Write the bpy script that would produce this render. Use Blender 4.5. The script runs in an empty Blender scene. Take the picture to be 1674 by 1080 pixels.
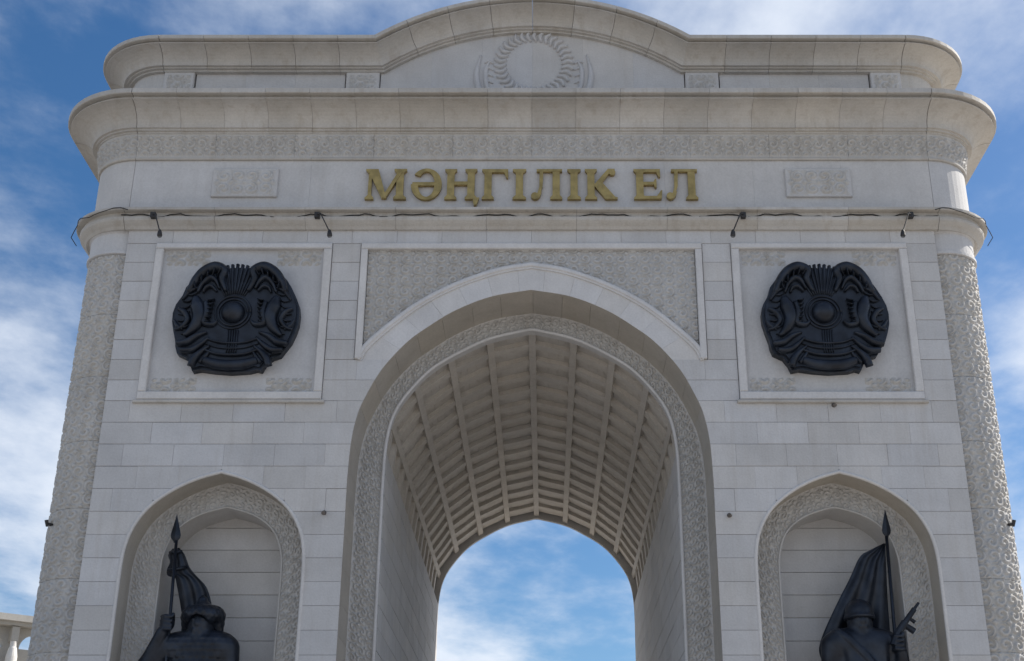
import bpy, bmesh, math, random
import numpy as np
from mathutils import Vector, Matrix
from mathutils.geometry import tessellate_polygon

R = math.radians
random.seed(7)
rng = np.random.default_rng(7)
S = bpy.context.scene
COL = S.collection

# ------------------------------------------------------------------ camera
cam_d = bpy.data.cameras.new('camera')
cam_d.sensor_width = 36.0
cam_d.sensor_fit = 'HORIZONTAL'
cam_d.lens = 36.0 * 2174.0 / 1674.0
cam_d.shift_x = -(893.0 - 837.0) / 1674.0
cam_d.clip_start = 0.1
cam_d.clip_end = 8000.0
cam = bpy.data.objects.new('camera', cam_d)
COL.objects.link(cam)
cam.location = (0.3, -24.0, 1.6)
cam.rotation_euler = (R(90 + 23.825), 0, 0)
S.camera = cam

# ------------------------------------------------------------------ sun and sky
SUN_AZ, SUN_EL = 69.0, 41.0          # azimuth measured from +Y towards +X
sun_dir = Vector((math.sin(R(SUN_AZ)) * math.cos(R(SUN_EL)),
                  math.cos(R(SUN_AZ)) * math.cos(R(SUN_EL)), math.sin(R(SUN_EL))))
sl = bpy.data.lights.new('sun', 'SUN')
sl.energy = 5.0
sl.angle = R(0.5)
sl.color = (1.0, 0.94, 0.85)
so = bpy.data.objects.new('sun', sl)
COL.objects.link(so)
so.rotation_euler = sun_dir.to_track_quat('Z', 'Y').to_euler()
so.location = (30, 40, 60)

SKY_STRENGTH = 0.10
world = bpy.data.worlds.new('World')
S.world = world
world.use_nodes = True
wn, wl = world.node_tree.nodes, world.node_tree.links
wn.clear()


def wnode(t, **kw):
    n = wn.new(t)
    for k, v in kw.items():
        setattr(n, k, v)
    return n


def wmath(op, a, b=None, clamp=False):
    n = wn.new('ShaderNodeMath')
    n.operation = op
    n.use_clamp = clamp
    for i, x in enumerate((a, b)):
        if x is None:
            continue
        if isinstance(x, (int, float)):
            n.inputs[i].default_value = x
        else:
            wl.new(x, n.inputs[i])
    return n.outputs[0]


sky = wnode('ShaderNodeTexSky', sky_type='NISHITA')
sky.sun_disc = False
sky.sun_elevation = R(SUN_EL)
sky.sun_rotation = R(SUN_AZ)
sky.altitude = 350
sky.air_density = 1.0
sky.dust_density = 0.9
sky.ozone_density = 3.0
tc = wnode('ShaderNodeTexCoord')
sep = wnode('ShaderNodeSeparateXYZ')
wl.new(tc.outputs['Generated'], sep.inputs[0])
zc = wmath('MAXIMUM', sep.outputs['Z'], 0.02)
zc = wmath('ADD', zc, 0.12)
comb = wnode('ShaderNodeCombineXYZ')
wl.new(wmath('DIVIDE', sep.outputs['X'], zc), comb.inputs[0])
wl.new(wmath('DIVIDE', sep.outputs['Y'], zc), comb.inputs[1])
mp = wnode('ShaderNodeMapping')
mp.inputs['Location'].default_value = (7.7, 9.3, 0.0)
mp.inputs['Scale'].default_value = (1.25, 0.95, 1.0)
mp.inputs['Rotation'].default_value = (0, 0, R(-24))
wl.new(comb.outputs[0], mp.inputs[0])
n1 = wnode('ShaderNodeTexNoise')
n1.inputs['Scale'].default_value = 1.15
n1.inputs['Detail'].default_value = 9.0
n1.inputs['Roughness'].default_value = 0.54
n1.inputs['Distortion'].default_value = 0.35
wl.new(mp.outputs[0], n1.inputs['Vector'])
n2 = wnode('ShaderNodeTexNoise')
n2.inputs['Scale'].default_value = 4.2
n2.inputs['Detail'].default_value = 7.0
n2.inputs['Roughness'].default_value = 0.62
wl.new(mp.outputs[0], n2.inputs['Vector'])
dens = wmath('ADD', wmath('MULTIPLY', n1.outputs['Fac'], 0.75), wmath('MULTIPLY', n2.outputs['Fac'], 0.25))
low = wmath('POWER', wmath('SUBTRACT', 1.0, wmath('MAXIMUM', sep.outputs['Z'], 0.0)), 4.0)
dens = wmath('ADD', dens, wmath('MULTIPLY', low, 0.13))
mr = wnode('ShaderNodeMapRange')
mr.interpolation_type = 'SMOOTHSTEP'
mr.inputs['From Min'].default_value = 0.42
mr.inputs['From Max'].default_value = 0.66
mr.inputs['To Max'].default_value = 0.88
wl.new(dens, mr.inputs['Value'])
hs = wnode('ShaderNodeHueSaturation')
hs.inputs['Saturation'].default_value = 1.24
wl.new(sky.outputs[0], hs.inputs['Color'])
mix = wnode('ShaderNodeMixRGB')
wl.new(mr.outputs[0], mix.inputs['Fac'])
wl.new(hs.outputs[0], mix.inputs['Color1'])
mix.inputs['Color2'].default_value = (7.2, 7.7, 8.5, 1)
bg = wnode('ShaderNodeBackground')
bg.inputs['Strength'].default_value = SKY_STRENGTH
wl.new(mix.outputs[0], bg.inputs['Color'])
wo = wnode('ShaderNodeOutputWorld')
wl.new(bg.outputs[0], wo.inputs['Surface'])

S.view_settings.view_transform = 'Standard'
S.view_settings.look = 'None'
S.view_settings.exposure = 0.30
S.view_settings.gamma = 1.0
S.view_settings.use_curve_mapping = False
S.render.engine = 'CYCLES'
S.cycles.use_denoising = True
S.cycles.max_bounces = 8
S.cycles.diffuse_bounces = 5

# ------------------------------------------------------------------ materials


def stone(name, col, var=0.10, rough=0.72, stain=0.25, bump=0.15, warm=(0.50, 0.42, 0.33), scale=1.0):
    m = bpy.data.materials.new(name)
    m.use_nodes = True
    nt = m.node_tree
    N, L = nt.nodes, nt.links
    b = N['Principled BSDF']
    b.inputs['Roughness'].default_value = rough
    b.inputs['Specular IOR Level'].default_value = 0.3
    geo = N.new('ShaderNodeNewGeometry')
    # soft cloudy tone
    t1 = N.new('ShaderNodeTexNoise')
    t1.inputs['Scale'].default_value = 1.3 * scale
    t1.inputs['Detail'].default_value = 8
    t1.inputs['Roughness'].default_value = 0.65
    L.new(geo.outputs['Position'], t1.inputs['Vector'])
    # vertical run-off streaks
    mpn = N.new('ShaderNodeMapping')
    mpn.inputs['Scale'].default_value = (3.2, 3.2, 0.28)
    L.new(geo.outputs['Position'], mpn.inputs[0])
    t2 = N.new('ShaderNodeTexNoise')
    t2.inputs['Scale'].default_value = 1.6
    t2.inputs['Detail'].default_value = 7
    t2.inputs['Roughness'].default_value = 0.7
    L.new(mpn.outputs[0], t2.inputs['Vector'])
    t3 = N.new('ShaderNodeTexNoise')
    t3.inputs['Scale'].default_value = 28
    t3.inputs['Detail'].default_value = 4
    L.new(geo.outputs['Position'], t3.inputs['Vector'])
    oi = N.new('ShaderNodeObjectInfo')
    # value factor = 1 + var*(random-.5) + clouds
    r1 = N.new('ShaderNodeMapRange')
    r1.inputs['To Min'].default_value = 1 - var * 0.6
    r1.inputs['To Max'].default_value = 1 + var * 0.4
    L.new(oi.outputs['Random'], r1.inputs['Value'])
    r2 = N.new('ShaderNodeMapRange')
    r2.inputs['From Min'].default_value = 0.3
    r2.inputs['From Max'].default_value = 0.7
    r2.inputs['To Min'].default_value = 0.88
    r2.inputs['To Max'].default_value = 1.06
    L.new(t1.outputs['Fac'], r2.inputs['Value'])
    r4 = N.new('ShaderNodeMapRange')
    r4.inputs['From Min'].default_value = 0.3
    r4.inputs['From Max'].default_value = 0.7
    r4.inputs['To Min'].default_value = 0.94
    r4.inputs['To Max'].default_value = 1.05
    L.new(t3.outputs['Fac'], r4.inputs['Value'])
    mu = N.new('ShaderNodeMath')
    mu.operation = 'MULTIPLY'
    L.new(r1.outputs[0], mu.inputs[0])
    L.new(r2.outputs[0], mu.inputs[1])
    mu2 = N.new('ShaderNodeMath')
    mu2.operation = 'MULTIPLY'
    L.new(mu.outputs[0], mu2.inputs[0])
    L.new(r4.outputs[0], mu2.inputs[1])
    vm = N.new('ShaderNodeVectorMath')
    vm.operation = 'SCALE'
    vm.inputs[0].default_value = col
    L.new(mu2.outputs[0], vm.inputs['Scale'])
    # some stones are warmer than their neighbours
    fr = N.new('ShaderNodeMath')
    fr.operation = 'MULTIPLY'
    fr.inputs[1].default_value = 7.31
    L.new(oi.outputs['Random'], fr.inputs[0])
    fr2 = N.new('ShaderNodeMath')
    fr2.operation = 'FRACT'
    L.new(fr.outputs[0], fr2.inputs[0])
    tint = N.new('ShaderNodeMixRGB')
    tint.blend_type = 'MULTIPLY'
    L.new(fr2.outputs[0], tint.inputs['Fac'])
    L.new(vm.outputs[0], tint.inputs['Color1'])
    tint.inputs['Color2'].default_value = (1.0, 0.98, 0.945, 1) if var > 0.05 else (1, 1, 1, 1)
    r3 = N.new('ShaderNodeMapRange')
    r3.inputs['From Min'].default_value = 0.50
    r3.inputs['From Max'].default_value = 0.74
    r3.inputs['To Min'].default_value = 0.0
    r3.inputs['To Max'].default_value = stain
    L.new(t2.outputs['Fac'], r3.inputs['Value'])
    mx = N.new('ShaderNodeMixRGB')
    L.new(r3.outputs[0], mx.inputs['Fac'])
    L.new(tint.outputs[0], mx.inputs['Color1'])
    mx.inputs['Color2'].default_value = (*[c * 0.62 for c in warm], 1)
    L.new(mx.outputs[0], b.inputs['Base Color'])
    bp = N.new('ShaderNodeBump')
    bp.inputs['Strength'].default_value = bump
    bp.inputs['Distance'].default_value = 0.02
    L.new(t3.outputs['Fac'], bp.inputs['Height'])
    L.new(bp.outputs[0], b.inputs['Normal'])
    return m


def plain(name, col, rough=0.5, metal=0.0, var=0.25, nscale=9.0, bump=0.2, col2=None):
    m = bpy.data.materials.new(name)
    m.use_nodes = True
    nt = m.node_tree
    N, L = nt.nodes, nt.links
    b = N['Principled BSDF']
    b.inputs['Roughness'].default_value = rough
    b.inputs['Metallic'].default_value = metal
    t = N.new('ShaderNodeTexNoise')
    t.inputs['Scale'].default_value = nscale
    t.inputs['Detail'].default_value = 6
    geo = N.new('ShaderNodeNewGeometry')
    L.new(geo.outputs['Position'], t.inputs['Vector'])
    mx = N.new('ShaderNodeMixRGB')
    mr_ = N.new('ShaderNodeMapRange')
    mr_.inputs['From Min'].default_value = 0.35
    mr_.inputs['From Max'].default_value = 0.65
    L.new(t.outputs['Fac'], mr_.inputs['Value'])
    L.new(mr_.outputs[0], mx.inputs['Fac'])
    mx.inputs['Color1'].default_value = (*[c * (1 - var) for c in col], 1)
    mx.inputs['Color2'].default_value = (*(col2 or [c * (1 + var) for c in col]), 1)
    L.new(mx.outputs[0], b.inputs['Base Color'])
    bp = N.new('ShaderNodeBump')
    bp.inputs['Strength'].default_value = bump
    bp.inputs['Distance'].default_value = 0.02
    L.new(t.outputs['Fac'], bp.inputs['Height'])
    L.new(bp.outputs[0], b.inputs['Normal'])
    return m


M = {}
M['block'] = stone('pale_limestone_block', (0.545, 0.54, 0.54), var=0.12, stain=0.24)
M['cornice'] = stone('cornice_stone', (0.49, 0.47, 0.44), var=0.14, stain=0.50)
M['carved'] = stone('carved_stone', (0.495, 0.485, 0.47), var=0.06, stain=0.30)
M['panel'] = stone('smooth_panel_stone', (0.535, 0.53, 0.53), var=0.06, stain=0.14)
M['trim'] = stone('clean_trim_stone', (0.61, 0.60, 0.595), var=0.06, stain=0.10)
M['vault'] = stone('vault_plaster', (0.55, 0.52, 0.48), var=0.10, stain=0.30)
M['reveal'] = stone('brown_reveal_stone', (0.45, 0.42, 0.375), var=0.08, stain=0.35)  # darker, browner base colour for the main opening and niche reveals
M['mortar'] = stone('joint_mortar', (0.40, 0.385, 0.36), var=0.0, stain=0.2)
M['bronze'] = plain('dark_patinated_bronze', (0.013, 0.018, 0.030), rough=0.42, metal=0.35, var=0.45, nscale=4, bump=0.35, col2=(0.021, 0.028, 0.042))
M['gold'] = plain('dull_gilded_metal', (0.36, 0.265, 0.10), rough=0.34, metal=0.6, var=0.2, nscale=7, bump=0.1)
M['dark'] = plain('weathered_dark_metal', (0.035, 0.033, 0.033), rough=0.6, metal=0.2, var=0.3, nscale=20)
M['lamp_grey'] = plain('grey_brown_lamp_housing', (0.12, 0.105, 0.095), rough=0.6, metal=0.1, var=0.3, nscale=20)
M['cable'] = plain('black_rubber_cable', (0.018, 0.017, 0.018), rough=0.7, var=0.3, nscale=20)
M['glass'] = plain('lamp_glass', (0.16, 0.17, 0.18), rough=0.15, var=0.1)
M['ground'] = stone('plaza_paving', (0.39, 0.365, 0.335), var=0.0, stain=0.25, scale=0.2)
M['arcade'] = stone('arcade_render', (0.46, 0.44, 0.40), var=0.08, stain=0.2)
M['arcade_white'] = stone('white_column_stone', (0.72, 0.70, 0.66), var=0.05, stain=0.1)

# ------------------------------------------------------------------ helpers


def new_mesh(name, verts, faces, mat, smooth=False):
    me = bpy.data.meshes.new(name)
    me.from_pydata([tuple(v) for v in verts], [], faces)
    me.materials.append(mat)
    if smooth:
        me.polygons.foreach_set('use_smooth', [True] * len(me.polygons))
    me.update()
    return me


def link(name, me, parent=None, loc=None):
    o = bpy.data.objects.new(name, me)
    COL.objects.link(o)
    if parent is not None:
        o.parent = parent
    if loc is not None:
        o.location = loc
    return o


def mobj(name, verts, faces, mat, parent=None, smooth=False, loc=None):
    return link(name, new_mesh(name, verts, faces, mat, smooth), parent, loc)


def empty(name, loc=(0, 0, 0), parent=None):
    o = bpy.data.objects.new(name, None)
    o.empty_display_size = 0.3
    COL.objects.link(o)
    o.location = loc
    if parent is not None:
        o.parent = parent
    return o


def tag(o, label=None, cat=None, group=None, kind=None):
    if label:
        o['label'] = label
    if cat:
        o['category'] = cat
    if group:
        o['group'] = group
    if kind:
        o['kind'] = kind
    return o


class MB:
    """collects several solids into one mesh"""

    def __init__(s):
        s.v, s.f = [], []

    def add(s, verts, faces):
        b = len(s.v)
        s.v += [tuple(v) for v in verts]
        s.f += [tuple(b + i for i in f) for f in faces]
        return s

    def box(s, x0, x1, y0, y1, z0, z1):
        v = [(x, y, z) for x in (x0, x1) for y in (y0, y1) for z in (z0, z1)]
        f = [(0, 1, 3, 2), (4, 6, 7, 5), (0, 4, 5, 1), (2, 3, 7, 6), (0, 2, 6, 4), (1, 5, 7, 3)]
        return s.add(v, f)

    def bevbox(s, x0, x1, y0, y1, z0, z1, b=0.01):
        """front face (at y0) chamfered by b on all four edges"""
        v = [(x0, y1, z0), (x1, y1, z0), (x1, y1, z1), (x0, y1, z1),
             (x0, y0 + b, z0), (x1, y0 + b, z0), (x1, y0 + b, z1), (x0, y0 + b, z1),
             (x0 + b, y0, z0 + b), (x1 - b, y0, z0 + b), (x1 - b, y0, z1 - b), (x0 + b, y0, z1 - b)]
        f = [(8, 9, 10, 11), (4, 5, 9, 8), (5, 6, 10, 9), (6, 7, 11, 10), (7, 4, 8, 11),
             (0, 1, 5, 4), (1, 2, 6, 5), (2, 3, 7, 6), (3, 0, 4, 7), (0, 3, 2, 1)]
        return s.add(v, f)

    def prism(s, poly, y0, y1, bev=0.0):
        """poly: counter-clockwise (x,z); extruded from y0 (front) to y1"""
        n = len(poly)
        tri = tessellate_polygon([[Vector((p[0], p[1], 0)) for p in poly]])
        v = [(p[0], y0, p[1]) for p in poly] + [(p[0], y1, p[1]) for p in poly]
        f = [tuple(t) for t in tri] + [tuple(n + i for i in t[::-1]) for t in tri]
        f += [(i, (i + 1) % n, n + (i + 1) % n, n + i) for i in range(n)]
        return s.add(v, f)

    def tube(s, pts, rad, n=8):
        pts = [Vector(p) for p in pts]
        if not isinstance(rad, (list, tuple)):
            rad = [rad] * len(pts)
        rings = []
        up = Vector((0.13, 0.31, 0.94))
        for i, p in enumerate(pts):
            t = (pts[min(i + 1, len(pts) - 1)] - pts[max(i - 1, 0)]).normalized()
            a = t.cross(up)
            if a.length < 1e-3:
                a = t.cross(Vector((1, 0, 0)))
            a.normalize()
            c = t.cross(a)
            rings.append([p + rad[i] * (math.cos(2 * math.pi * k / n) * a + math.sin(2 * math.pi * k / n) * c) for k in range(n)])
        v = [q for r in rings for q in r]
        f = []
        for i in range(len(rings) - 1):
            for k in range(n):
                k2 = (k + 1) % n
                f.append((i * n + k, i * n + k2, (i + 1) * n + k2, (i + 1) * n + k))
        f.append(tuple(range(n - 1, -1, -1)))
        f.append(tuple((len(rings) - 1) * n + k for k in range(n)))
        return s.add(v, f)

    def build(s, name, mat, parent=None, smooth=False, loc=None):
        me = new_mesh(name, s.v, s.f, mat, smooth)
        bm = bmesh.new()
        bm.from_mesh(me)
        bmesh.ops.recalc_face_normals(bm, faces=bm.faces)
        bm.to_mesh(me)
        bm.free()
        return link(name, me, parent, loc)


def spline(pts, n):
    """Catmull-Rom through 2-D points"""
    p = [np.array(q, float) for q in pts]
    p = [2 * p[0] - p[1]] + p + [2 * p[-1] - p[-2]]
    out = []
    for i in range(1, len(p) - 2):
        for k in range(n):
            t = k / n
            a, b, c, d = p[i - 1], p[i], p[i + 1], p[i + 2]
            out.append(0.5 * ((2 * b) + (c - a) * t + (2 * a - 5 * b + 4 * c - d) * t * t + (3 * b - a - 3 * c + d) * t ** 3))
    out.append(p[-2])
    return [tuple(q) for q in out]


# arch curves as (half width, z), from the spring up to the apex
OUT = spline([(3.44, 8.6), (3.44, 9.2), (3.41, 9.9), (3.33, 10.4), (3.20, 10.78), (2.90, 11.38), (2.46, 11.93), (2.04, 12.28), (1.50, 12.64), (0.80, 12.94), (0.0, 13.09)], 6)
INN = spline([(2.92, 8.6), (2.92, 9.4), (2.89, 10.25), (2.77, 10.84), (2.50, 11.32), (2.03, 11.85), (1.41, 12.25), (0.82, 12.53), (0.0, 12.73)], 6)
VAU = spline([(2.98, 10.05), (2.96, 10.5), (2.85, 11.0), (2.56, 11.45), (2.08, 11.93), (1.45, 12.33), (0.85, 12.60), (0.0, 12.80)], 8)
NOUT = spline([(1.68, 6.0), (1.68, 7.3), (1.655, 7.8), (1.56, 8.18), (1.36, 8.53), (1.08, 8.80), (0.74, 9.02), (0.38, 9.18), (0.0, 9.29)], 6)
NINN = spline([(1.14, 6.0), (1.14, 7.5), (1.11, 7.9), (0.99, 8.25), (0.77, 8.50), (0.45, 8.68), (0.0, 8.81)], 6)
NX = 5.82      # niche and emblem centre


def halfw(curve, z):
    if z <= curve[0][1]:
        return curve[0][0]
    if z >= curve[-1][1]:
        return -1.0
    for a, b in zip(curve, curve[1:]):
        if a[1] <= z <= b[1]:
            t = (z - a[1]) / max(b[1] - a[1], 1e-9)
            return a[0] + t * (b[0] - a[0])
    return -1.0


def full_curve(curve, zb):
    """polyline bottom-left -> apex -> bottom-right as (x,z), relative to the centre"""
    left = [(-curve[0][0], zb)] + [(-a, z) for a, z in curve]
    right = [(a, z) for a, z in curve[::-1]][1:] + [(curve[0][0], zb)]
    return left + right


def resample(poly, step):
    p = np.array(poly, float)
    d = np.r_[0, np.cumsum(np.hypot(*np.diff(p, axis=0).T))]
    n = max(2, int(round(d[-1] / step)))
    s = np.linspace(0, d[-1], n + 1)
    return np.c_[np.interp(s, d, p[:, 0]), np.interp(s, d, p[:, 1])], s


# carved ornament height (0..1) over metres u,v: rows of mirrored scrolls
def ornament(u, v, c=0.42, seed=0.0, sharp=2.2):
    u = np.asarray(u, float)
    v = np.asarray(v, float)
    iu, iv = np.floor(u / c), np.floor(v / c)
    fu, fv = u / c - iu - 0.5, v / c - iv - 0.5
    sg = np.where((iu + iv) % 2 == 0, 1.0, -1.0)
    r = np.hypot(fu, fv) + 1e-6
    th = np.arctan2(fv, fu) * sg
    h = np.cos(2 * np.pi * r * 2.3 - th + seed) - 0.05
    dia = (np.abs(fu) + np.abs(fv) - 0.80) * 7
    w = np.clip((r - 0.43) * 14, 0, 1)
    h = h * (1 - w) + np.clip(dia, -1, 1) * w
    return 0.5 + 0.5 * np.tanh(sharp * h)


def relief_strip(name, ss, vs, pos, nor, hfun, amp, mat, parent, skirt=0.0):
    """grid over ss x vs; pos(s,v), nor(s,v) -> arrays (...,3)"""
    Sg, Vg = np.meshgrid(ss, vs, indexing='ij')
    P = pos(Sg, Vg)
    Nn = nor(Sg, Vg)
    h = hfun(Sg, Vg)
    P = P + Nn * (h * amp)[..., None]
    n, m = Sg.shape
    idx = np.arange(n * m).reshape(n, m)
    f = np.stack([idx[:-1, :-1], idx[1:, :-1], idx[1:, 1:], idx[:-1, 1:]], -1).reshape(-1, 4)
    return mobj(name, P.reshape(-1, 3).tolist(), f.tolist(), mat, parent, smooth=True)


def ring_relief(name, cin, cout, x0, zb, y, hfun, amp, mat, parent, step=0.035, nv=17):
    """front-facing carved band between two arch curves, facing -Y"""
    a, sa = resample(full_curve(cin, zb), step)
    n = len(a)
    b0 = np.array(full_curve(cout, zb))
    d = np.r_[0, np.cumsum(np.hypot(*np.diff(b0, axis=0).T))]
    s = sa / sa[-1] * d[-1]
    b = np.c_[np.interp(s, d, b0[:, 0]), np.interp(s, d, b0[:, 1])]
    vs = np.linspace(0, 1, nv)
    P = a[:, None, :] * (1 - vs)[None, :, None] + b[:, None, :] * vs[None, :, None]
    Wd = np.hypot(*(b - a).T)
    h = hfun(sa[:, None] + 0 * vs[None], Wd[:, None] * vs[None])
    edge = np.clip(np.minimum(vs, 1 - vs) * 9, 0, 1)[None]
    h = h * edge + (1 - edge) * 0.95
    V = np.stack([P[..., 0] + x0, y - h * amp, P[..., 1]], -1)
    idx = np.arange(n * nv).reshape(n, nv)
    f = np.stack([idx[:-1, :-1], idx[:-1, 1:], idx[1:, 1:], idx[1:, :-1]], -1).reshape(-1, 4)
    return mobj(name, V.reshape(-1, 3).tolist(), f.tolist(), mat, parent, smooth=True)


def sweep(stations, prof, name, mat, parent, smooth=False, cap=True):
    """stations: (origin, out, up); prof closed polygon (p,q)"""
    v, f = [], []
    n = len(prof)
    for o, out, up in stations:
        for p, q in prof:
            v.append(tuple(Vector(o) + p * Vector(out) + q * Vector(up)))
    for i in range(len(stations) - 1):
        for k in range(n):
            k2 = (k + 1) % n
            f.append((i * n + k, i * n + k2, (i + 1) * n + k2, (i + 1) * n + k))
    if cap:
        tri = tessellate_polygon([[Vector((p, q, 0)) for p, q in prof]])
        L = (len(stations) - 1) * n
        f += [tuple(t[::-1]) for t in tri] + [tuple(L + i for i in t) for t in tri]
    mb = MB()
    mb.add(v, f)
    return mb.build(name, mat, parent, smooth)


def corner_stations(hx, r, yf, side, z, a0=0.0, a1=90.0, n=10):
    """rounded plan corner: from front (normal -Y) to the side"""
    out = []
    for k in range(n + 1):
        a = R(a0 + (a1 - a0) * k / n)
        nx, ny = side * math.sin(a), -math.cos(a)
        out.append(((side * (hx - r) + r * nx, yf + r + r * ny, z), (nx, ny, 0), (0, 0, 1)))
    return out


def stroke(mb, pts, wid, hgt, base_y, n=6, sub=6):
    """half-round raised stroke on a plane facing -Y; pts (x,z); widths taper"""
    sp = spline(pts, sub)
    m = len(sp)
    ws = np.interp(np.linspace(0, 1, m), np.linspace(0, 1, len(wid)), wid)
    v, f = [], []
    for i, (x, z) in enumerate(sp):
        a, b = sp[max(i - 1, 0)], sp[min(i + 1, m - 1)]
        tx, tz = b[0] - a[0], b[1] - a[1]
        l = math.hypot(tx, tz) or 1
        nx, nz = -tz / l, tx / l
        w = ws[i] / 2
        hh = hgt * min(1.0, 0.35 + 0.65 * ws[i] / max(wid))
        for k in range(n + 1):
            t = math.pi * k / n
            v.append((x + nx * w * math.cos(t), base_y - hh * math.sin(t), z + nz * w * math.cos(t)))
    for i in range(m - 1):
        for k in range(n):
            f.append((i * (n + 1) + k, i * (n + 1) + k + 1, (i + 1) * (n + 1) + k + 1, (i + 1) * (n + 1) + k))
    f.append(tuple(range(n + 1)))
    f.append(tuple((m - 1) * (n + 1) + k for k in range(n, -1, -1)))
    mb.add(v, f)


# ------------------------------------------------------------------ ground
gm = MB()
gm.add([(-3000, -3000, 0), (3000, -3000, 0), (3000, 3000, 0), (-3000, 3000, 0)], [(0, 1, 2, 3)])
ground = gm.build('ground', M['ground'])
tag(ground, 'pale stone plaza paving round the arch', kind='structure')

# ------------------------------------------------------------------ the arch
arch = empty('triumphal_arch')
tag(arch, 'huge pale stone triumphal arch with gold lettering and a coffered passage', 'arch')

DEP = 16.6            # overall depth
YI = 1.15             # plane of the carved ring inside the opening
YI2 = DEP - 1.15

# ---- facade backing with its openings (front and back)


def sheet(y, holes, x1, z1, name, mat, parent, flip=False):
    outer = [(-x1, 0), (x1, 0), (x1, z1), (-x1, z1)]
    loops = [outer] + holes
    tri = tessellate_polygon([[Vector((p[0], p[1], 0)) for p in l] for l in loops])
    v = [(p[0], y, p[1]) for l in loops for p in l]
    return MB().add(v, [tuple(t) for t in tri]).build(name, mat, parent)


def hole(curve, x0, zb, g=0.0):
    pts = [(x * (1 + g) + x0, z) for x, z in full_curve(curve, zb)]
    return pts


facade = sheet(0.07, [hole(OUT, 0, 0.02), hole(NOUT, -NX, 2.4), hole(NOUT, NX, 2.4)], 8.19, 14.6, 'facade_wall', M['mortar'], arch)
back = sheet(DEP, [hole(OUT, 0, 0.02)], 9.05, 17.3, 'rear_wall', M['block'], arch)
for sgn in (-1, 1):
    MB().box(sgn * 8.75, sgn * 9.05, 1.0, DEP - 0.01, 0, 17.2).build('side_wall', M['block'], arch)
MB().box(-8.6, 8.6, 0.6, DEP - 0.3, 17.6, 18.25).build('roof_slab', M['cornice'], arch)

# ---- ashlar blocks of the front
GAP = 0.0035
GAPX = 0.0009
rows = [14.45, 14.13]
while rows[-1] > 11.59:
    rows.append(round(rows[-1] - 0.425, 4))
rows.append(11.15)
rows.append(10.72)
while rows[-1] > 0.5:
    rows.append(rows[-1] - 0.44)
cache = {}


def put_block(x0, x1, z0, z1, curveL=None, curveR=None):
    """one stone; curveL / curveR: functions z -> limiting x"""
    dy = random.uniform(-0.004, 0.004)
    if curveL is None and curveR is None:
        w, h = round(x1 - x0 - 2 * GAPX, 3), round(z1 - z0 - 2 * GAP, 3)
        if w < 0.03:
            return
        if (w, h) not in cache:
            o = MB().bevbox(-w / 2, w / 2, 0, 0.12, -h / 2, h / 2, 0.005).build('block', M['block'], facade)
            cache[(w, h)] = o.data
        else:
            o = link('block', cache[(w, h)], facade)
        o.location = ((x0 + x1) / 2, dy, (z0 + z1) / 2)
        return
    zs = np.linspace(z0 + GAP, z1 - GAP, 9)
    Ls = [max(x0 + GAPX, curveL(z)) if curveL else x0 + GAPX for z in zs]
    Rs = [min(x1 - GAPX, curveR(z)) if curveR else x1 - GAPX for z in zs]
    ok = [i for i in range(9) if Rs[i] - Ls[i] > 0.012]
    if len(ok) < 2:
        return
    poly = [(Rs[i], zs[i]) for i in ok] + [(Ls[i], zs[i]) for i in ok[::-1]]
    cl = [poly[0]]
    for p in poly[1:]:
        if math.hypot(p[0] - cl[-1][0], p[1] - cl[-1][1]) > 1e-4:
            cl.append(p)
    MB().prism(cl, dy, 0.12).build('block', M['block'], facade)


def split(x0, x1, odd):
    L = 0.93
    n = max(1, int(round((x1 - x0) / L)))
    if x1 - x0 < 1.05:
        return [(x0, x1)]
    if odd:
        c = [x0] + [x0 + (x1 - x0) * (k + 0.5) / n for k in range(n)] + [x1]
    else:
        c = [x0 + (x1 - x0) * k / n for k in range(n + 1)]
    return list(zip(c, c[1:]))


HXF = 8.21
for ri, (zt, zb) in enumerate(zip(rows, rows[1:])):
    zm = (zt + zb) / 2
    odd = ri % 2
    for sd in (-1, 1):
        # free intervals for positive x, then mirrored
        iv = []     # (x0,x1,kindL,kindR)
        if zm > 14.13:
            iv.append((0.0, HXF, None, None))
        elif zm > 11.58:
            iv += [(3.46, 4.03, None, None), (7.61, HXF, None, None)]
        elif zm > 10.72:
            iv += [(max(halfw(OUT, zt), 0), 4.03, 'arch', None), (7.61, HXF, None, None)]
        else:
            if halfw(NOUT, zb) < 0:
                iv.append((halfw(OUT, zt), HXF, 'arch', None))
            else:
                iv.append((halfw(OUT, zt), NX - max(halfw(NOUT, zt), 0), 'arch', 'niche'))
                iv.append((NX + max(halfw(NOUT, zt), 0), HXF, 'niche', None))
        for x0, x1, kl, kr in iv:
            xs = split(x0, x1, odd)
            for bi, (a, b) in enumerate(xs):
                fl = (lambda z: halfw(OUT, z) + 0.004) if kl == 'arch' else ((lambda z: NX + (halfw(NOUT, z) + 0.03 if halfw(NOUT, z) >= 0 else GAPX)) if kl == 'niche' else None)
                fr = (lambda z: NX - (halfw(NOUT, z) + 0.03 if halfw(NOUT, z) >= 0 else GAPX)) if kr == 'niche' else None
                needL = fl is not None and max(fl(zt - 0.01), fl(zb + 0.01)) > a + 0.005
                needR = fr is not None and min(fr(zt - 0.01), fr(zb + 0.01)) < b - 0.005
                L_ = fl if needL else None
                R_ = fr if needR else None
                if sd > 0:
                    put_block(a, b, zb, zt, L_, R_)
                else:
                    put_block(-b, -a, zb, zt, (lambda z, R_=R_: -R_(z)) if R_ else None, (lambda z, L_=L_: -L_(z)) if L_ else None)

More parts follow.
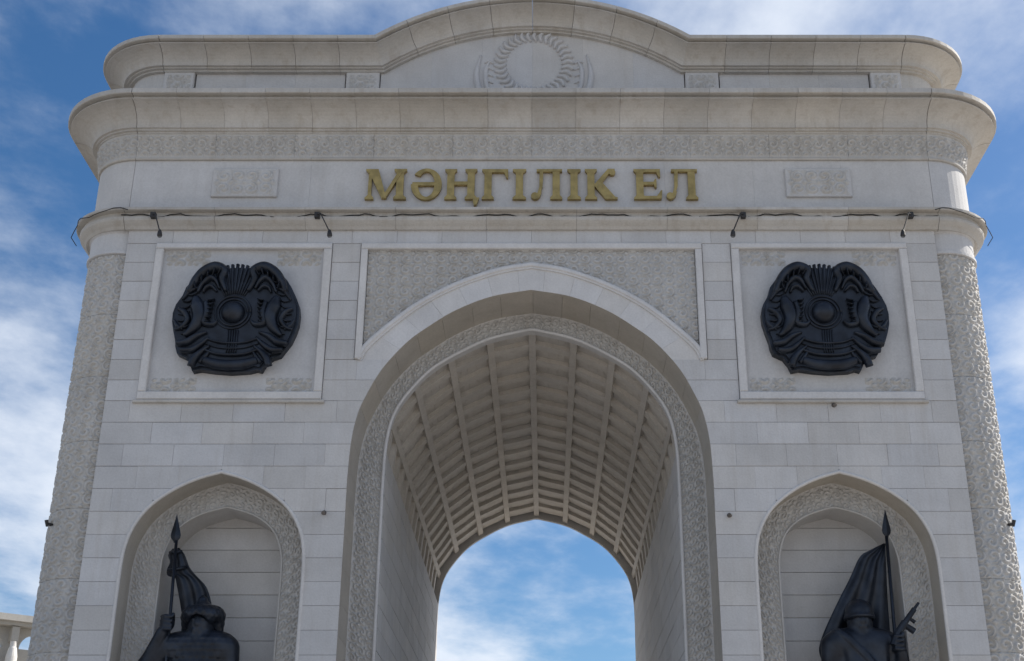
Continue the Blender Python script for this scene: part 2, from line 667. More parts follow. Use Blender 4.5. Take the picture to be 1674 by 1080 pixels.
# ---- spandrel panel: frame, carved field, pointed moulding, voussoirs
MOU = spline([(3.43, 11.60), (3.29, 11.88), (2.88, 12.30), (2.26, 12.82), (1.53, 13.24), (0.70, 13.56), (0.0, 13.69)], 6)   # outer edge of the moulding


def zof(curve, x):
    x = abs(x)
    for a, b in zip(curve, curve[1:]):
        if b[0] <= x <= a[0]:
            t = (a[0] - x) / max(a[0] - b[0], 1e-9)
            return a[1] + t * (b[1] - a[1])
    return curve[0][1]


spand = empty('spandrel_panel', parent=arch)
for sgn in (-1, 1):
    xs = sorted((sgn * 3.31, sgn * 3.445))
    MB().bevbox(xs[0], xs[1], -0.06, 0.1, 11.585, 13.985, 0.015).build('frame_bar', M['trim'], spand)
MB().bevbox(-3.445, 3.445, -0.063, 0.1, 13.988, 14.115, 0.015).build('frame_bar', M['trim'], spand)
# moulding swept along the pointed curve
st = []
pl = full_curve(MOU, 11.6)[1:-1]
for i, (x, z) in enumerate(pl):
    a, b = pl[max(i - 1, 0)], pl[min(i + 1, len(pl) - 1)]
    t = Vector((b[0] - a[0], 0, b[1] - a[1])).normalized()
    up = Vector((-t.z, 0, t.x))
    if up.z < 0:
        up = -up
    st.append(((x, 0.05, z), (0, -1, 0), up))
sweep(st, [(0, 0), (0.085, 0), (0.105, -0.03), (0.105, -0.08), (0.075, -0.10), (0.075, -0.13), (0, -0.13)], 'pointed_moulding', M['trim'], spand)
# carved field above it
for sgn in (-1, 1):
    us = np.arange(0.0, 3.311, 0.016)
    vs = np.linspace(0, 1, 130)
    zl = np.array([zof(MOU, u) - 0.06 for u in us])
    U, Vv = np.meshgrid(us, vs, indexing='ij')
    Z = zl[:, None] * (1 - Vv) + 14.0 * Vv
    h = ornament(U, Z, 0.24, 0.7, 4.5)
    P = np.stack([sgn * U, 0.055 - 0.038 * h, Z], -1)
    n, m = U.shape
    idx = np.arange(n * m).reshape(n, m)
    f = np.stack([idx[:-1, :-1], idx[1:, :-1], idx[1:, 1:], idx[:-1, 1:]], -1).reshape(-1, 4)
    if sgn < 0:
        f = f[:, ::-1]
    mobj('carved_field', P.reshape(-1, 3).tolist(), f.tolist(), M['carved'], spand, smooth=True)
# voussoirs between the opening and the moulding
vo_in = np.array(full_curve(OUT, 11.0))
vo_in = vo_in[vo_in[:, 1] > 11.3]
a_in, s_in = resample(vo_in, 0.06)
mo = np.array(full_curve(MOU, 11.3))[1:-1]
d = np.r_[0, np.cumsum(np.hypot(*np.diff(mo, axis=0).T))]
ss = s_in / s_in[-1] * d[-1]
a_out = np.c_[np.interp(ss, d, mo[:, 0]), np.interp(ss, d, mo[:, 1])]
# keep the band a little inside the moulding
tv = a_out - a_in
ln = np.hypot(tv[:, 0], tv[:, 1])[:, None]
a_out = a_in + tv * np.clip(1 - 0.10 / np.maximum(ln, 0.11), 0.05, 1)
NV = 13
cuts = np.linspace(0, len(a_in) - 1, NV + 1).round().astype(int)
for c0, c1 in zip(cuts, cuts[1:]):
    poly = [tuple(a_in[i]) for i in range(c0, c1 + 1)] + [tuple(a_out[i]) for i in range(c1, c0 - 1, -1)]
    cen = np.mean(poly, axis=0)
    poly = [tuple(cen + (np.array(p) - cen) * 0.996) for p in poly]
    MB().prism(poly[::-1], 0.004 + random.uniform(-0.004, 0.004), 0.12).build('voussoir', M['trim'], spand)

# ---- main opening: plain reveal stones, carved ring, bead, passage
opening = empty('main_opening', parent=arch)
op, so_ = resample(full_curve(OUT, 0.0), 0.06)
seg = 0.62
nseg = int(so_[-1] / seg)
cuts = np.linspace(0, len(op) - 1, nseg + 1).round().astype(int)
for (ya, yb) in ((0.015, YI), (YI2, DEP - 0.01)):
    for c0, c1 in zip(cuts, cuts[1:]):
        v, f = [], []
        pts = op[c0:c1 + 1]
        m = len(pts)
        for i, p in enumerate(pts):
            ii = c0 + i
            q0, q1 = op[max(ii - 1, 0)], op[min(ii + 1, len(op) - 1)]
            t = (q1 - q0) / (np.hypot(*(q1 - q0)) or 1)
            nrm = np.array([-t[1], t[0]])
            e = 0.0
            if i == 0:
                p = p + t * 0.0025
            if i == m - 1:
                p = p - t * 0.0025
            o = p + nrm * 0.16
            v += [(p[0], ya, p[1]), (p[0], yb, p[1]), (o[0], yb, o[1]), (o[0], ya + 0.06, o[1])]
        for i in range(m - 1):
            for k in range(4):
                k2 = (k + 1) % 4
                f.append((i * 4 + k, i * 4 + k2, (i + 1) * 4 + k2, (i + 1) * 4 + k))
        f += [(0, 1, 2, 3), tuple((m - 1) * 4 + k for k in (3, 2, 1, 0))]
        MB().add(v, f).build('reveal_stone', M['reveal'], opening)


def ring_h(s, v):
    return ornament(s, v, 0.18, 0.3, 5.0)


ring_relief('carved_ring', INN, OUT, 0.0, 0.0, YI + 0.02, ring_h, 0.042, M['carved'], opening, step=0.017, nv=34)
ring2 = ring_relief('carved_ring', INN, OUT, 0.0, 0.0, YI + 0.02, ring_h, 0.045, M['carved'], opening, step=0.12, nv=7)
ring2.scale = (1, -1, 1)
ring2.location = (0, DEP, 0)


def bead(curve, x0, zb, y, r, name, parent, mat, off=0.0):
    pts, _ = resample(full_curve(curve, zb), 0.10)
    mb = MB()
    mb.tube([(p[0] + x0, y, p[1]) for p in pts], r, 8)
    return mb.build(name, mat, parent, smooth=True)


bead(INN, 0, 0.0, YI - 0.02, 0.035, 'edge_bead', opening, M['trim'])
# inner lip joining the ring to the passage (front and back)
for y0, y1 in ((YI, YI + 0.25), (YI2 - 0.10, YI2)):
    pts, _ = resample(full_curve(INN, 0.0), 0.12)
    v, f = [], []
    for p in pts:
        v += [(p[0], y0, p[1]), (p[0], y1, p[1])]
    f = [(2 * i, 2 * i + 1, 2 * i + 3, 2 * i + 2) for i in range(len(pts) - 1)]
    MB().add(v, f).build('inner_lip', M['panel'], opening)
    # plate from the lip out to the passage wall
    outer = [(x, z) for x, z in full_curve(VAU, 0.0)]
    yy = y1 if y0 == YI else y0
    a, sa = resample(full_curve(INN, 0.0), 0.12)
    b0 = np.array([(x * 1.15, z + (0.4 if z > 9 else 0)) for x, z in full_curve(INN, 0.0)])
    dd = np.r_[0, np.cumsum(np.hypot(*np.diff(b0, axis=0).T))]
    sb = sa / sa[-1] * dd[-1]
    b = np.c_[np.interp(sb, dd, b0[:, 0]), np.interp(sb, dd, b0[:, 1])]
    v = [(p[0], yy, p[1]) for p in a] + [(p[0], yy, p[1]) for p in b]
    n = len(a)
    MB().add(v, [(i, i + 1, n + i + 1, n + i) for i in range(n - 1)]).build('lip_plate', M['panel'], opening)

# passage side walls
Y0, Y1 = YI + 0.25, YI2 - 0.10
passage = empty('passage_wall', parent=arch)
for sgn in (-1, 1):
    MB().box(*sorted((sgn * 3.03, sgn * 3.3)), Y0, Y1, 0, 10.3).build('wall_backing', M['mortar'], passage)
    MB().box(*sorted((sgn * 2.975, sgn * 3.06)), Y0, Y1, 0, 4.92).build('wall_base', M['block'], passage)
pcache = {}
prow = [10.12 - 0.435 * k for k in range(13)]
for sgn in (-1, 1):
    for k, (zt, zb) in enumerate(zip(prow, prow[1:])):
        LB = (Y1 - Y0) / 11
        edges = [Y0 + LB * i for i in range(12)] if k % 2 == 0 else [Y0] + [Y0 + LB * (i + 0.5) for i in range(11)] + [Y1]
        for ya, yb in zip(edges, edges[1:]):
            ln_ = round(yb - ya - 0.014, 3)
            if ln_ not in pcache:
                o = MB().bevbox(-ln_ / 2, ln_ / 2, 0, 0.07, -0.2105, 0.2105, 0.010).build('passage_block', M['block'], passage)
                pcache[ln_] = o.data
            else:
                o = link('passage_block', pcache[ln_], passage)
            o.location = (sgn * (2.975 + random.uniform(-0.003, 0.003)), (ya + yb) / 2, (zt + zb) / 2)
            o.rotation_euler = (0, 0, R(90) * sgn)

# coffered vault
vault = empty('vault', parent=arch)
va = np.array(VAU[::-1])              # from the apex down, right side
dv = np.r_[0, np.cumsum(np.hypot(*np.diff(va, axis=0).T))]
NC = 5
sr = np.linspace(0, dv[-1], NC + 1)
PR = np.c_[np.interp(sr, dv, va[:, 0]), np.interp(sr, dv, va[:, 1])]
NROW = 16
pitch = (Y1 - Y0) / NROW
# shell above
sh = resample(full_curve(VAU, 10.05)[1:-1], 0.2)[0]
v, f = [], []
for i, p in enumerate(sh):
    q0, q1 = sh[max(i - 1, 0)], sh[min(i + 1, len(sh) - 1)]
    t = (q1 - q0) / np.hypot(*(q1 - q0))
    o = p + np.array([-t[1], t[0]]) * 0.36
    v += [(o[0], Y0 - 0.02, o[1]), (o[0], Y1 + 0.02, o[1])]
f = [(2 * i, 2 * i + 1, 2 * i + 3, 2 * i + 2) for i in range(len(sh) - 1)]
MB().add(v, f).build('vault_shell', M['vault'], vault)


def frame_pts(c, ax, nn, w0, w1, h0, h1):
    return [c + ax * w0 + nn * h0, c + ax * w1 + nn * h0, c + ax * w1 + nn * h1, c + ax * w0 + nn * h1]


for sgn in (-1, 1):
    for i in range(NC + 1):
        if i == 0 and sgn < 0:
            continue
        P0 = PR[i] * np.array([sgn, 1])
        pa, pb = PR[max(i - 1, 0)] * np.array([sgn, 1]), PR[min(i + 1, NC)] * np.array([sgn, 1])
        if i == 0:
            ax = np.array([1.0, 0.0])
        else:
            ax = (pb - pa) / np.hypot(*(pb - pa))
        nn = np.array([-ax[1], ax[0]])
        if nn @ (P0 - np.array([0, 9.5])) < 0:
            nn = -nn
        q = frame_pts(P0, ax, nn, -0.075, 0.075, 0.0, 0.34)
        v = [(x, Y0, z) for x, z in q] + [(x, Y1, z) for x, z in q]
        MB().add(v, [(0, 1, 2, 3), (7, 6, 5, 4), (0, 4, 5, 1), (1, 5, 6, 2), (2, 6, 7, 3), (3, 7, 4, 0)]).build('rib', M['vault'], vault)
    for i in range(NC):
        A, B = PR[i] * np.array([sgn, 1]), PR[i + 1] * np.array([sgn, 1])
        c = (A + B) / 2
        Lc = np.hypot(*(B - A))
        ax = (B - A) / Lc
        nn = np.array([-ax[1], ax[0]])
        if nn @ (c - np.array([0, 9.5])) < 0:
            nn = -nn
        hl = Lc / 2 - 0.04
        # cross rib and coffer panel prototypes for this strip
        q = frame_pts(np.zeros(2), ax, nn, -hl, hl, 0.03, 0.33)
        v = [(x, -0.14, z) for x, z in q] + [(x, 0.14, z) for x, z in q]
        box_f = [(0, 1, 2, 3), (7, 6, 5, 4), (0, 4, 5, 1), (1, 5, 6, 2), (2, 6, 7, 3), (3, 7, 4, 0)]
        cr = MB().add(v, box_f).build('cross_rib', M['vault'], vault)
        mb = MB()
        # shallow tray with low carved bosses
        hp = pitch / 2 - 0.13
        q = frame_pts(np.zeros(2), ax, nn, -hl, hl, 0.125, 0.33)
        mb.add([(x, -hp - 0.02, z) for x, z in q] + [(x, hp + 0.02, z) for x, z in q], box_f)
        for bx_, bw_, bd_ in ((-0.62, 0.07, 0.55), (0.0, 0.10, 0.75), (0.62, 0.07, 0.55)):
            o_ = ax * (hl - 0.12) * bx_
            q = frame_pts(o_, ax, nn, -bw_, bw_, 0.112, 0.13)
            mb.add([(x, -hp * bd_, z) for x, z in q] + [(x, hp * bd_, z) for x, z in q], box_f)
        cp = mb.build('coffer_panel', M['vault'], vault)
        for k in range(NROW):
            y = Y0 + pitch * (k + 0.5)
            if k == 0:
                cp.location = (c[0], y, c[1])
                cr.location = (c[0], Y0 + pitch, c[1])
            else:
                link('coffer_panel', cp.data, vault, (c[0], y, c[1]))
                if k < NROW - 1:
                    link('cross_rib', cr.data, vault, (c[0], Y0 + pitch * (k + 1), c[1]))

# ---- niches
niches = {}
for sgn in (-1, 1):
    x0 = sgn * NX
    ni = empty('niche', parent=arch)
    niches[sgn] = ni
    ZB = 2.4
    bead(NOUT, x0, ZB, 0.012, 0.036, 'edge_bead', ni, M['trim'])
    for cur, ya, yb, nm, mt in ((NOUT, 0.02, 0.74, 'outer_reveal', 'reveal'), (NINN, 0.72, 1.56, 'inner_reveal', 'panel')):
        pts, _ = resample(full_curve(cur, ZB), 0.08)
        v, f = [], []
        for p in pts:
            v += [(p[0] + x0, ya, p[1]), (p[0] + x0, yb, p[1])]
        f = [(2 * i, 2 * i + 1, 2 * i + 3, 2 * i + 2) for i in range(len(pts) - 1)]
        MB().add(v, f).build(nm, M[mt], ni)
    ring_relief('carved_band', NINN, NOUT, x0, ZB, 0.735, ring_h, 0.038, M['carved'], ni, step=0.017, nv=36)
    bead(NINN, x0, ZB, 0.70, 0.022, 'inner_bead', ni, M['carved'])
    MB().add([(x0 - 1.2, 1.56, ZB), (x0 + 1.2, 1.56, ZB), (x0 + 1.2, 1.56, 9.1), (x0 - 1.2, 1.56, 9.1)], [(0, 1, 2, 3)]).build('back_wall', M['mortar'], ni)
    # back wall stones
    zr = [9.05 - 0.44 * k for k in range(16)]
    for k, (zt, zb) in enumerate(zip(zr, zr[1:])):
        ed = [-1.18, 1.18]
        for a, b in zip(ed, ed[1:]):
            MB().bevbox(x0 + a + GAPX, x0 + b - GAPX, 1.50 + random.uniform(-.003, .003), 1.58, zb + GAP, zt - GAP, 0.007).build('niche_stone', M['panel'], ni)
    MB().box(x0 - 1.9, x0 + 1.9, 0.02, 1.6, 2.3, 2.42).build('niche_floor', M['cornice'], ni)

# ---- emblem panels (frame, sunk field, carved corners)
for sgn in (-1, 1):
    x0 = sgn * NX
    ep = empty('emblem_panel', parent=arch)
    H = 1.78
    zl, zh = 10.735, 14.12
    MB().bevbox(x0 - H, x0 - H + 0.16, -0.055, 0.1, zl + 0.165, zh - 0.125, 0.018).build('frame_bar', M['trim'], ep)
    MB().bevbox(x0 + H - 0.16, x0 + H, -0.055, 0.1, zl + 0.165, zh - 0.125, 0.018).build('frame_bar', M['trim'], ep)
    MB().bevbox(x0 - H, x0 + H, -0.058, 0.1, zh - 0.122, zh, 0.018).build('frame_bar', M['trim'], ep)
    MB().bevbox(x0 - H, x0 + H, -0.058, 0.1, zl, zl + 0.162, 0.018).build('frame_bar', M['trim'], ep)
    MB().bevbox(x0 - H - 0.06, x0 + H + 0.06, -0.075, 0.1, zl - 0.075, zl - 0.012, 0.012).build('sill', M['cornice'], ep)
    MB().box(x0 - H + 0.16, x0 + H - 0.16, 0.055, 0.1, zl + 0.16, zh - 0.12).build('sunk_field', M['panel'], ep)
    for cx_ in (-1, 1):
        for cz_ in (-1, 1):
            xa = x0 + cx_ * 1.12
            za = 12.43 + cz_ * 1.38
            us = np.linspace(-0.45, 0.45, 32)
            vs = np.linspace(-0.17, 0.17, 14)
            U, Vv = np.meshgrid(us, vs, indexing='ij')
            h = ornament(U * cx_, Vv * cz_, 0.27, 1.1)
            e = np.clip(np.minimum(0.45 - abs(U), 0.17 - abs(Vv)) * 14, 0, 1)
            P = np.stack([xa + U, 0.058 - 0.06 * h * e, za + Vv], -1)
            idx = np.arange(32 * 14).reshape(32, 14)
            f = np.stack([idx[:-1, :-1], idx[1:, :-1], idx[1:, 1:], idx[:-1, 1:]], -1).reshape(-1, 4)
            mobj('corner_carving', P.reshape(-1, 3).tolist(), f.tolist(), M['carved'], ep, smooth=True)

# ---- corner columns in carved drums with a plain collar
for sgn in (-1, 1):
    co = empty('corner_column', parent=arch)
    CXc, CYc, CR = sgn * 8.44, 0.82, 0.745
    zs_ = [13.93 - 1.33 * k for k in range(11)]
    for k, (zt, zb) in enumerate(zip(zs_, zs_[1:])):
        zb = max(zb, 0.0)
        if zt <= 0.05:
            break
        hi = zt > 4.9
        th = np.linspace(R(-45), R(172), 185 if hi else 60)
        vs = np.linspace(zb + 0.003, zt - 0.003, 90 if hi else 24)
        T, Z = np.meshgrid(th, vs, indexing='ij')
        h = ornament(T * CR + 0.3, Z, 0.27, 0.4, 4.5)
        e = np.clip(np.minimum(Z - zb, zt - Z) * 30, 0, 1)
        rr = CR - 0.025 + 0.042 * h * e
        P = np.stack([CXc + sgn * rr * np.sin(T), CYc - rr * np.cos(T), Z], -1)
        n, m = T.shape
        idx = np.arange(n * m).reshape(n, m)
        f = np.stack([idx[:-1, :-1], idx[1:, :-1], idx[1:, 1:], idx[:-1, 1:]], -1).reshape(-1, 4)
        if sgn < 0:
            f = f[:, ::-1]
        mobj('column_drum', P.reshape(-1, 3).tolist(), f.tolist(), M['carved'], co, smooth=True)
    # solid core behind the carving, collar
    mb = MB()
    mb.tube([(CXc, CYc, 0), (CXc, CYc, 14.4)], CR - 0.05, 40)
    mb.build('column_core', M['mortar'], co)
    mb = MB()
    mb.tube([(CXc, CYc, z) for z in (13.92, 13.93, 13.99, 14.0, 14.4, 14.42, 14.5)],
            [CR + 0.02, CR + 0.05, CR + 0.05, CR + 0.02, CR + 0.02, CR + 0.06, CR + 0.06], 48)
    mb.build('collar', M['panel'], co)

# ---- entablature -------------------------------------------------
HX, RC = 9.30, 1.02        # half width and corner radius of the frieze


def straight(xa, xb, y, z):
    return [((xa, y, z), (0, -1, 0), (0, 0, 1)), ((xb, y, z), (0, -1, 0), (0, 0, 1))]


def side_run(hx, r, yf, side, z):
    return [((side * hx, yf + r + 0.005, z), (side, 0, 0), (0, 0, 1)), ((side * hx, DEP + 0.3, z), (side, 0, 0), (0, 0, 1))]


def belt(name, piece, prof, hx, r, yf, z, mat, nfront, smooth=False, g=0.0025, parent=None, jit=0.004):
    """swept course: separate stones along the front, one per corner, one run per side"""
    part = parent or empty(name, parent=arch)
    xs = hx - r
    for k in range(nfront):
        a, b = -xs + 2 * xs * k / nfront, -xs + 2 * xs * (k + 1) / nfront
        j = random.uniform(-jit, jit)
        sweep(straight(a + g, b - g, yf + j, z), prof, piece, mat, part, smooth)
    for sd in (-1, 1):
        cs = corner_stations(hx, r, yf, sd, z, 0.4, 89.6, 12)
        if sd < 0:
            pass
        sweep(cs, prof, piece, mat, part, smooth)
        sweep(side_run(hx, r, yf, sd, z), prof, piece, mat, part, smooth)
    return part


# lower ledge
led_prof = [(-0.3, -0.02), (0.06, -0.02), (0.10, 0.03), (0.15, 0.07), (0.20, 0.12), (0.215, 0.16), (0.215, 0.20),
            (0.17, 0.205), (0.17, 0.305), (0.285, 0.31), (0.30, 0.32), (0.30, 0.37), (0.06, 0.40), (-0.3, 0.40)]
belt('ledge', 'ledge_stone', led_prof, HX, RC, 0.0, 14.44, M['cornice'], 9)
# plain frieze
fr_prof = [(-0.3, 0), (0.0, 0), (0.0, 1.235), (-0.3, 1.235)]
frieze = belt('frieze', 'frieze_slab', fr_prof, HX, RC, 0.015, 14.845, M['panel'], 9, g=0.001, jit=0.001)
# string bead above it
belt('string_moulding', 'moulding_stone', [(-0.3, 0), (0.03, 0), (0.045, 0.015), (0.045, 0.04), (0.02, 0.055), (-0.3, 0.055)], HX, RC, 0.0, 16.085, M['cornice'], 9)
# carved frieze (real relief), wraps round the corners
cb = empty('carved_frieze', parent=arch)
xs = HX - RC
half_len = xs + RC * math.pi / 2
for k in range(12):
    pass
segs = [(-xs + 2 * xs * k / 10, -xs + 2 * xs * (k + 1) / 10) for k in range(10)]
zc0, zc1 = 16.142, 16.66


def carved_piece(sa, sb):
    """sa, sb: arc coordinate along front centre line; corners beyond xs"""
    ss_ = np.linspace(sa + 0.002, sb - 0.002, int((sb - sa) / 0.0145))
    vs_ = np.linspace(0, 1, 40)
    Sg, Vg = np.meshgrid(ss_, vs_, indexing='ij')
    ex = np.clip(np.abs(Sg) - xs, 0, None) / RC
    sd = np.sign(Sg)
    nx, ny = sd * np.sin(ex), -np.cos(ex)
    bx = np.where(np.abs(Sg) > xs, sd * xs, Sg)
    by = np.where(np.abs(Sg) > xs, RC, 0.0) + np.where(np.abs(Sg) > xs, 0, 0)
    rad = np.where(np.abs(Sg) > xs, RC, 0.0)
    X = bx + rad * nx
    Y = by + rad * ny
    Y = np.where(np.abs(Sg) > xs, Y, 0.0)
    z = zc0 + (zc1 - zc0) * Vg
    vm_ = (zc1 - zc0) * Vg
    e = np.clip(np.minimum(Vg - 0.06, 0.94 - Vg) * 12, 0, 1)
    h = ornament(Sg, vm_ + 0.05, 0.235, 0.2, 5.0) * e
    pr = 0.02 + 0.10 * Vg ** 2 + 0.042 * h
    P = np.stack([X + nx * pr, Y + ny * pr, z], -1)
    n, m = Sg.shape
    idx = np.arange(n * m).reshape(n, m)
    f = np.stack([idx[:-1, :-1], idx[1:, :-1], idx[1:, 1:], idx[:-1, 1:]], -1).reshape(-1, 4)
    return mobj('carved_stone', P.reshape(-1, 3).tolist(), f.tolist(), M['carved'], cb, smooth=True)


for a, b in segs:
    carved_piece(a, b)
carved_piece(-half_len, -xs)
carved_piece(xs, half_len)
belt('x', 'carved_backing', [(-0.3, 0), (0.0, 0), (0.0, 0.56), (-0.3, 0.56)], HX, RC, 0.012, 16.135, M['mortar'], 1, parent=cb)
# main cornice: fillets, big cove, groove, fascia
cove = [(0.235 + 0.50 * (1 - math.cos(t)) ** 0.95, 0.12 + 0.36 * math.sin(t)) for t in np.linspace(0, math.pi / 2, 9)]
mc_prof = [(-0.3, 0.0), (0.14, 0.0), (0.14, 0.04), (0.19, 0.045), (0.19, 0.085), (0.235, 0.09)] + cove + \
          [(0.74, 0.483), (0.74, 0.492), (0.66, 0.495), (0.66, 0.572), (0.79, 0.575), (0.805, 0.585), (0.805, 0.685), (0.70, 0.72), (-0.3, 0.72)]
belt('main_cornice', 'cornice_block', mc_prof, HX, RC, 0.0, 16.655, M['cornice'], 18)

# ---- attic
AX, AR, AY = 8.88, 0.92, 0.10
attic = empty('attic', parent=arch)
axs = AX - AR
ap = [(-0.3, 0), (0, 0), (0, 0.95), (-0.3, 0.95)]
for sd in (-1, 1):
    sweep(corner_stations(AX, AR, AY, sd, 17.37, 0.3, 89.7, 10), ap, 'attic_corner', M['carved'], attic)
    sweep(side_run(AX, AR, AY, sd, 17.37), ap, 'attic_side', M['block'], attic)
    # small carved blocks and long panels (x measured from the centre)
    for (xa, xb, kind) in ((7.30, 7.955, 'c'), (4.05, 7.27, 'p'), (3.30, 4.02, 'c')):
        a, b = sorted((sd * xa, sd * xb))
        if kind == 'c':
            MB().bevbox(a, b, AY - 0.05, AY + 0.2, 17.37, 18.34, 0.02).build('attic_block', M['panel'], attic)
            us = np.linspace(0.06, b - a - 0.06, 26)
            vs = np.linspace(17.75, 18.26, 20)
            U, Z = np.meshgrid(us, vs, indexing='ij')
            e = np.clip(np.minimum(np.minimum(U - 0.06, b - a - 0.06 - U), np.minimum(Z - 17.75, 18.26 - Z)) * 16, 0, 1)
            h = ornament(U + 0.1, Z, 0.27, 0.9) * e
            P = np.stack([a + U, AY - 0.048 - 0.05 * h, Z], -1)
            idx = np.arange(26 * 20).reshape(26, 20)
            f = np.stack([idx[:-1, :-1], idx[1:, :-1], idx[1:, 1:], idx[:-1, 1:]], -1).reshape(-1, 4)
            mobj('block_carving', P.reshape(-1, 3).tolist(), f.tolist(), M['carved'], attic, smooth=True)
        else:
            n = 3
            for k in range(n):
                MB().bevbox(a + (b - a) * k / n + 0.0008, a + (b - a) * (k + 1) / n - 0.0008, AY + 0.03, AY + 0.2, 17.37, 18.34, 0.002).build('attic_slab', M['panel'], attic)
# tympanum: wall under the segmental arch
RA, ZC = 5.44, 19.36 - 5.44
ZF = 18.32
tp = [(-3.28, 17.37), (3.28, 17.37)]
arcp = [(RA * math.sin(t), ZC + RA * math.cos(t) + 0.04) for t in np.linspace(R(36.0), R(-36.0), 33)]
nsl = 6
for k in range(nsl):
    xa, xb = -3.28 + 6.56 * k / nsl + 0.0007, -3.28 + 6.56 * (k + 1) / nsl - 0.0007
    top = [(x, max(ZF + 0.03, ZC + math.sqrt(RA * RA - x * x) + 0.04)) for x in np.linspace(xb, xa, 9)]
    MB().prism([(xa, 17.37), (xb, 17.37)] + top, AY + 0.01, AY + 0.25).build('tympanum_slab', M['panel'], attic)
MB().prism([(-3.28, 17.37), (3.28, 17.37)] + [(x, max(ZF + 0.03, ZC + math.sqrt(RA * RA - x * x) + 0.3)) for x in np.linspace(3.28, -3.28, 25)], AY + 0.27, AY + 1.6).build('tympanum_core', M['mortar'], attic)
# low relief crown-ring emblem
mb = MB()
ec = (0.03, 18.56)
yb_ = AY + 0.012
for k in range(34):
    t = 2 * math.pi * k / 34
    c_, s_ = math.cos(t), math.sin(t)
    tw = 0.10
    r0, r1 = 0.60, 0.87
    p0 = (ec[0] + r0 * c_, ec[1] + r0 * s_)
    p1 = (ec[0] + (r0 + r1) / 2 * math.cos(t + tw), ec[1] + (r0 + r1) / 2 * math.sin(t + tw))
    p2 = (ec[0] + r1 * math.cos(t + 0.02), ec[1] + r1 * math.sin(t + 0.02))
    stroke(mb, [p0, p1, p2], [0.05, 0.10, 0.06], 0.085, yb_, 5, 3)
for sd in (-1, 1):
    # horns and mane curls beside the ring
    stroke(mb, [(ec[0] + sd * 0.92, 17.55), (ec[0] + sd * 1.16, 17.85), (ec[0] + sd * 1.24, 18.3), (ec[0] + sd * 1.15, 18.8)], [0.10, 0.16, 0.13, 0.03], 0.10, yb_)
    stroke(mb, [(ec[0] + sd * 0.78, 17.5), (ec[0] + sd * 1.0, 17.95), (ec[0] + sd * 1.04, 18.4), (ec[0] + sd * 0.95, 18.66)], [0.14, 0.11, 0.11, 0.03], 0.085, yb_)
    for q in range(5):
        zz = 17.9 + 0.17 * q
        stroke(mb, [(ec[0] + sd * 0.88, zz), (ec[0] + sd * 0.98, zz + 0.06), (ec[0] + sd * 1.07, zz + 0.02)], [0.03, 0.07, 0.02], 0.05, yb_, 5, 3)
mb.build('tympanum_relief', M['panel'], attic, smooth=True)

# ---- top cornice following the gable
top = empty('top_cornice', parent=arch)
cove2 = [(0.20 + 0.42 * (1 - math.cos(t)) ** 0.95, 0.10 + 0.26 * math.sin(t)) for t in np.linspace(0, math.pi / 2, 8)]
tc_prof = [(-0.3, 0), (0.08, 0), (0.08, 0.04), (0.14, 0.045), (0.14, 0.075), (0.20, 0.08)] + cove2 + \
          [(0.625, 0.363), (0.625, 0.371), (0.55, 0.374), (0.55, 0.432), (0.67, 0.435), (0.685, 0.445), (0.685, 0.52), (0.60, 0.55), (-0.3, 0.55)]
tk = math.asin(3.2 / RA)
nflat = 5
for sd in (-1, 1):
    x1 = 3.2
    edges = np.linspace(axs, x1, nflat + 1)
    for k in range(nflat):
        a, b = sd * edges[k], sd * edges[k + 1]
        s1 = ((a - sd * 0.004, AY, ZF), (0, -1, 0), (0, 0, 1))
        if k == nflat - 1:
            # mitre into the curved part
            mt = math.tan(tk / 2)
            s2 = ((b, AY, ZF), (0, -1, 0), (sd * mt, 0, 1))
        else:
            s2 = ((b + sd * 0.004, AY, ZF), (0, -1, 0), (0, 0, 1))
        sweep([s1, s2], tc_prof, 'cornice_block', M['cornice'], top)
    sweep(corner_stations(AX, AR, AY, sd, ZF, 0.4, 89.6, 12), tc_prof, 'cornice_block', M['cornice'], top)
    sweep(side_run(AX, AR, AY, sd, ZF), tc_prof, 'cornice_block', M['cornice'], top)
nv_ = 8
for k in range(nv_):
    sts = []
    for q in range(6):
        t = -tk + 2 * tk * (k + q / 5) / nv_
        if q == 0 and k > 0:
            t += 0.0008
        if q == 5 and k < nv_ - 1:
            t -= 0.0008
        o = (RA * math.sin(t), AY, ZC + RA * math.cos(t))
        up = Vector((math.sin(t), 0, math.cos(t)))
        if (k == 0 and q == 0) or (k == nv_ - 1 and q == 5):
            sd = -1 if k == 0 else 1
            up = Vector((sd * math.tan(tk / 2), 0, 1))
            o = (sd * 3.2, AY, ZF)
        sts.append((o, (0, -1, 0), up))
    sweep(sts, tc_prof, 'cornice_voussoir', M['cornice'], top)
# solid body of the attic behind the cornice
MB().box(-8.55, 8.55, 0.75, DEP - 0.4, 17.4, 18.6).build('attic_core', M['cornice'], attic)

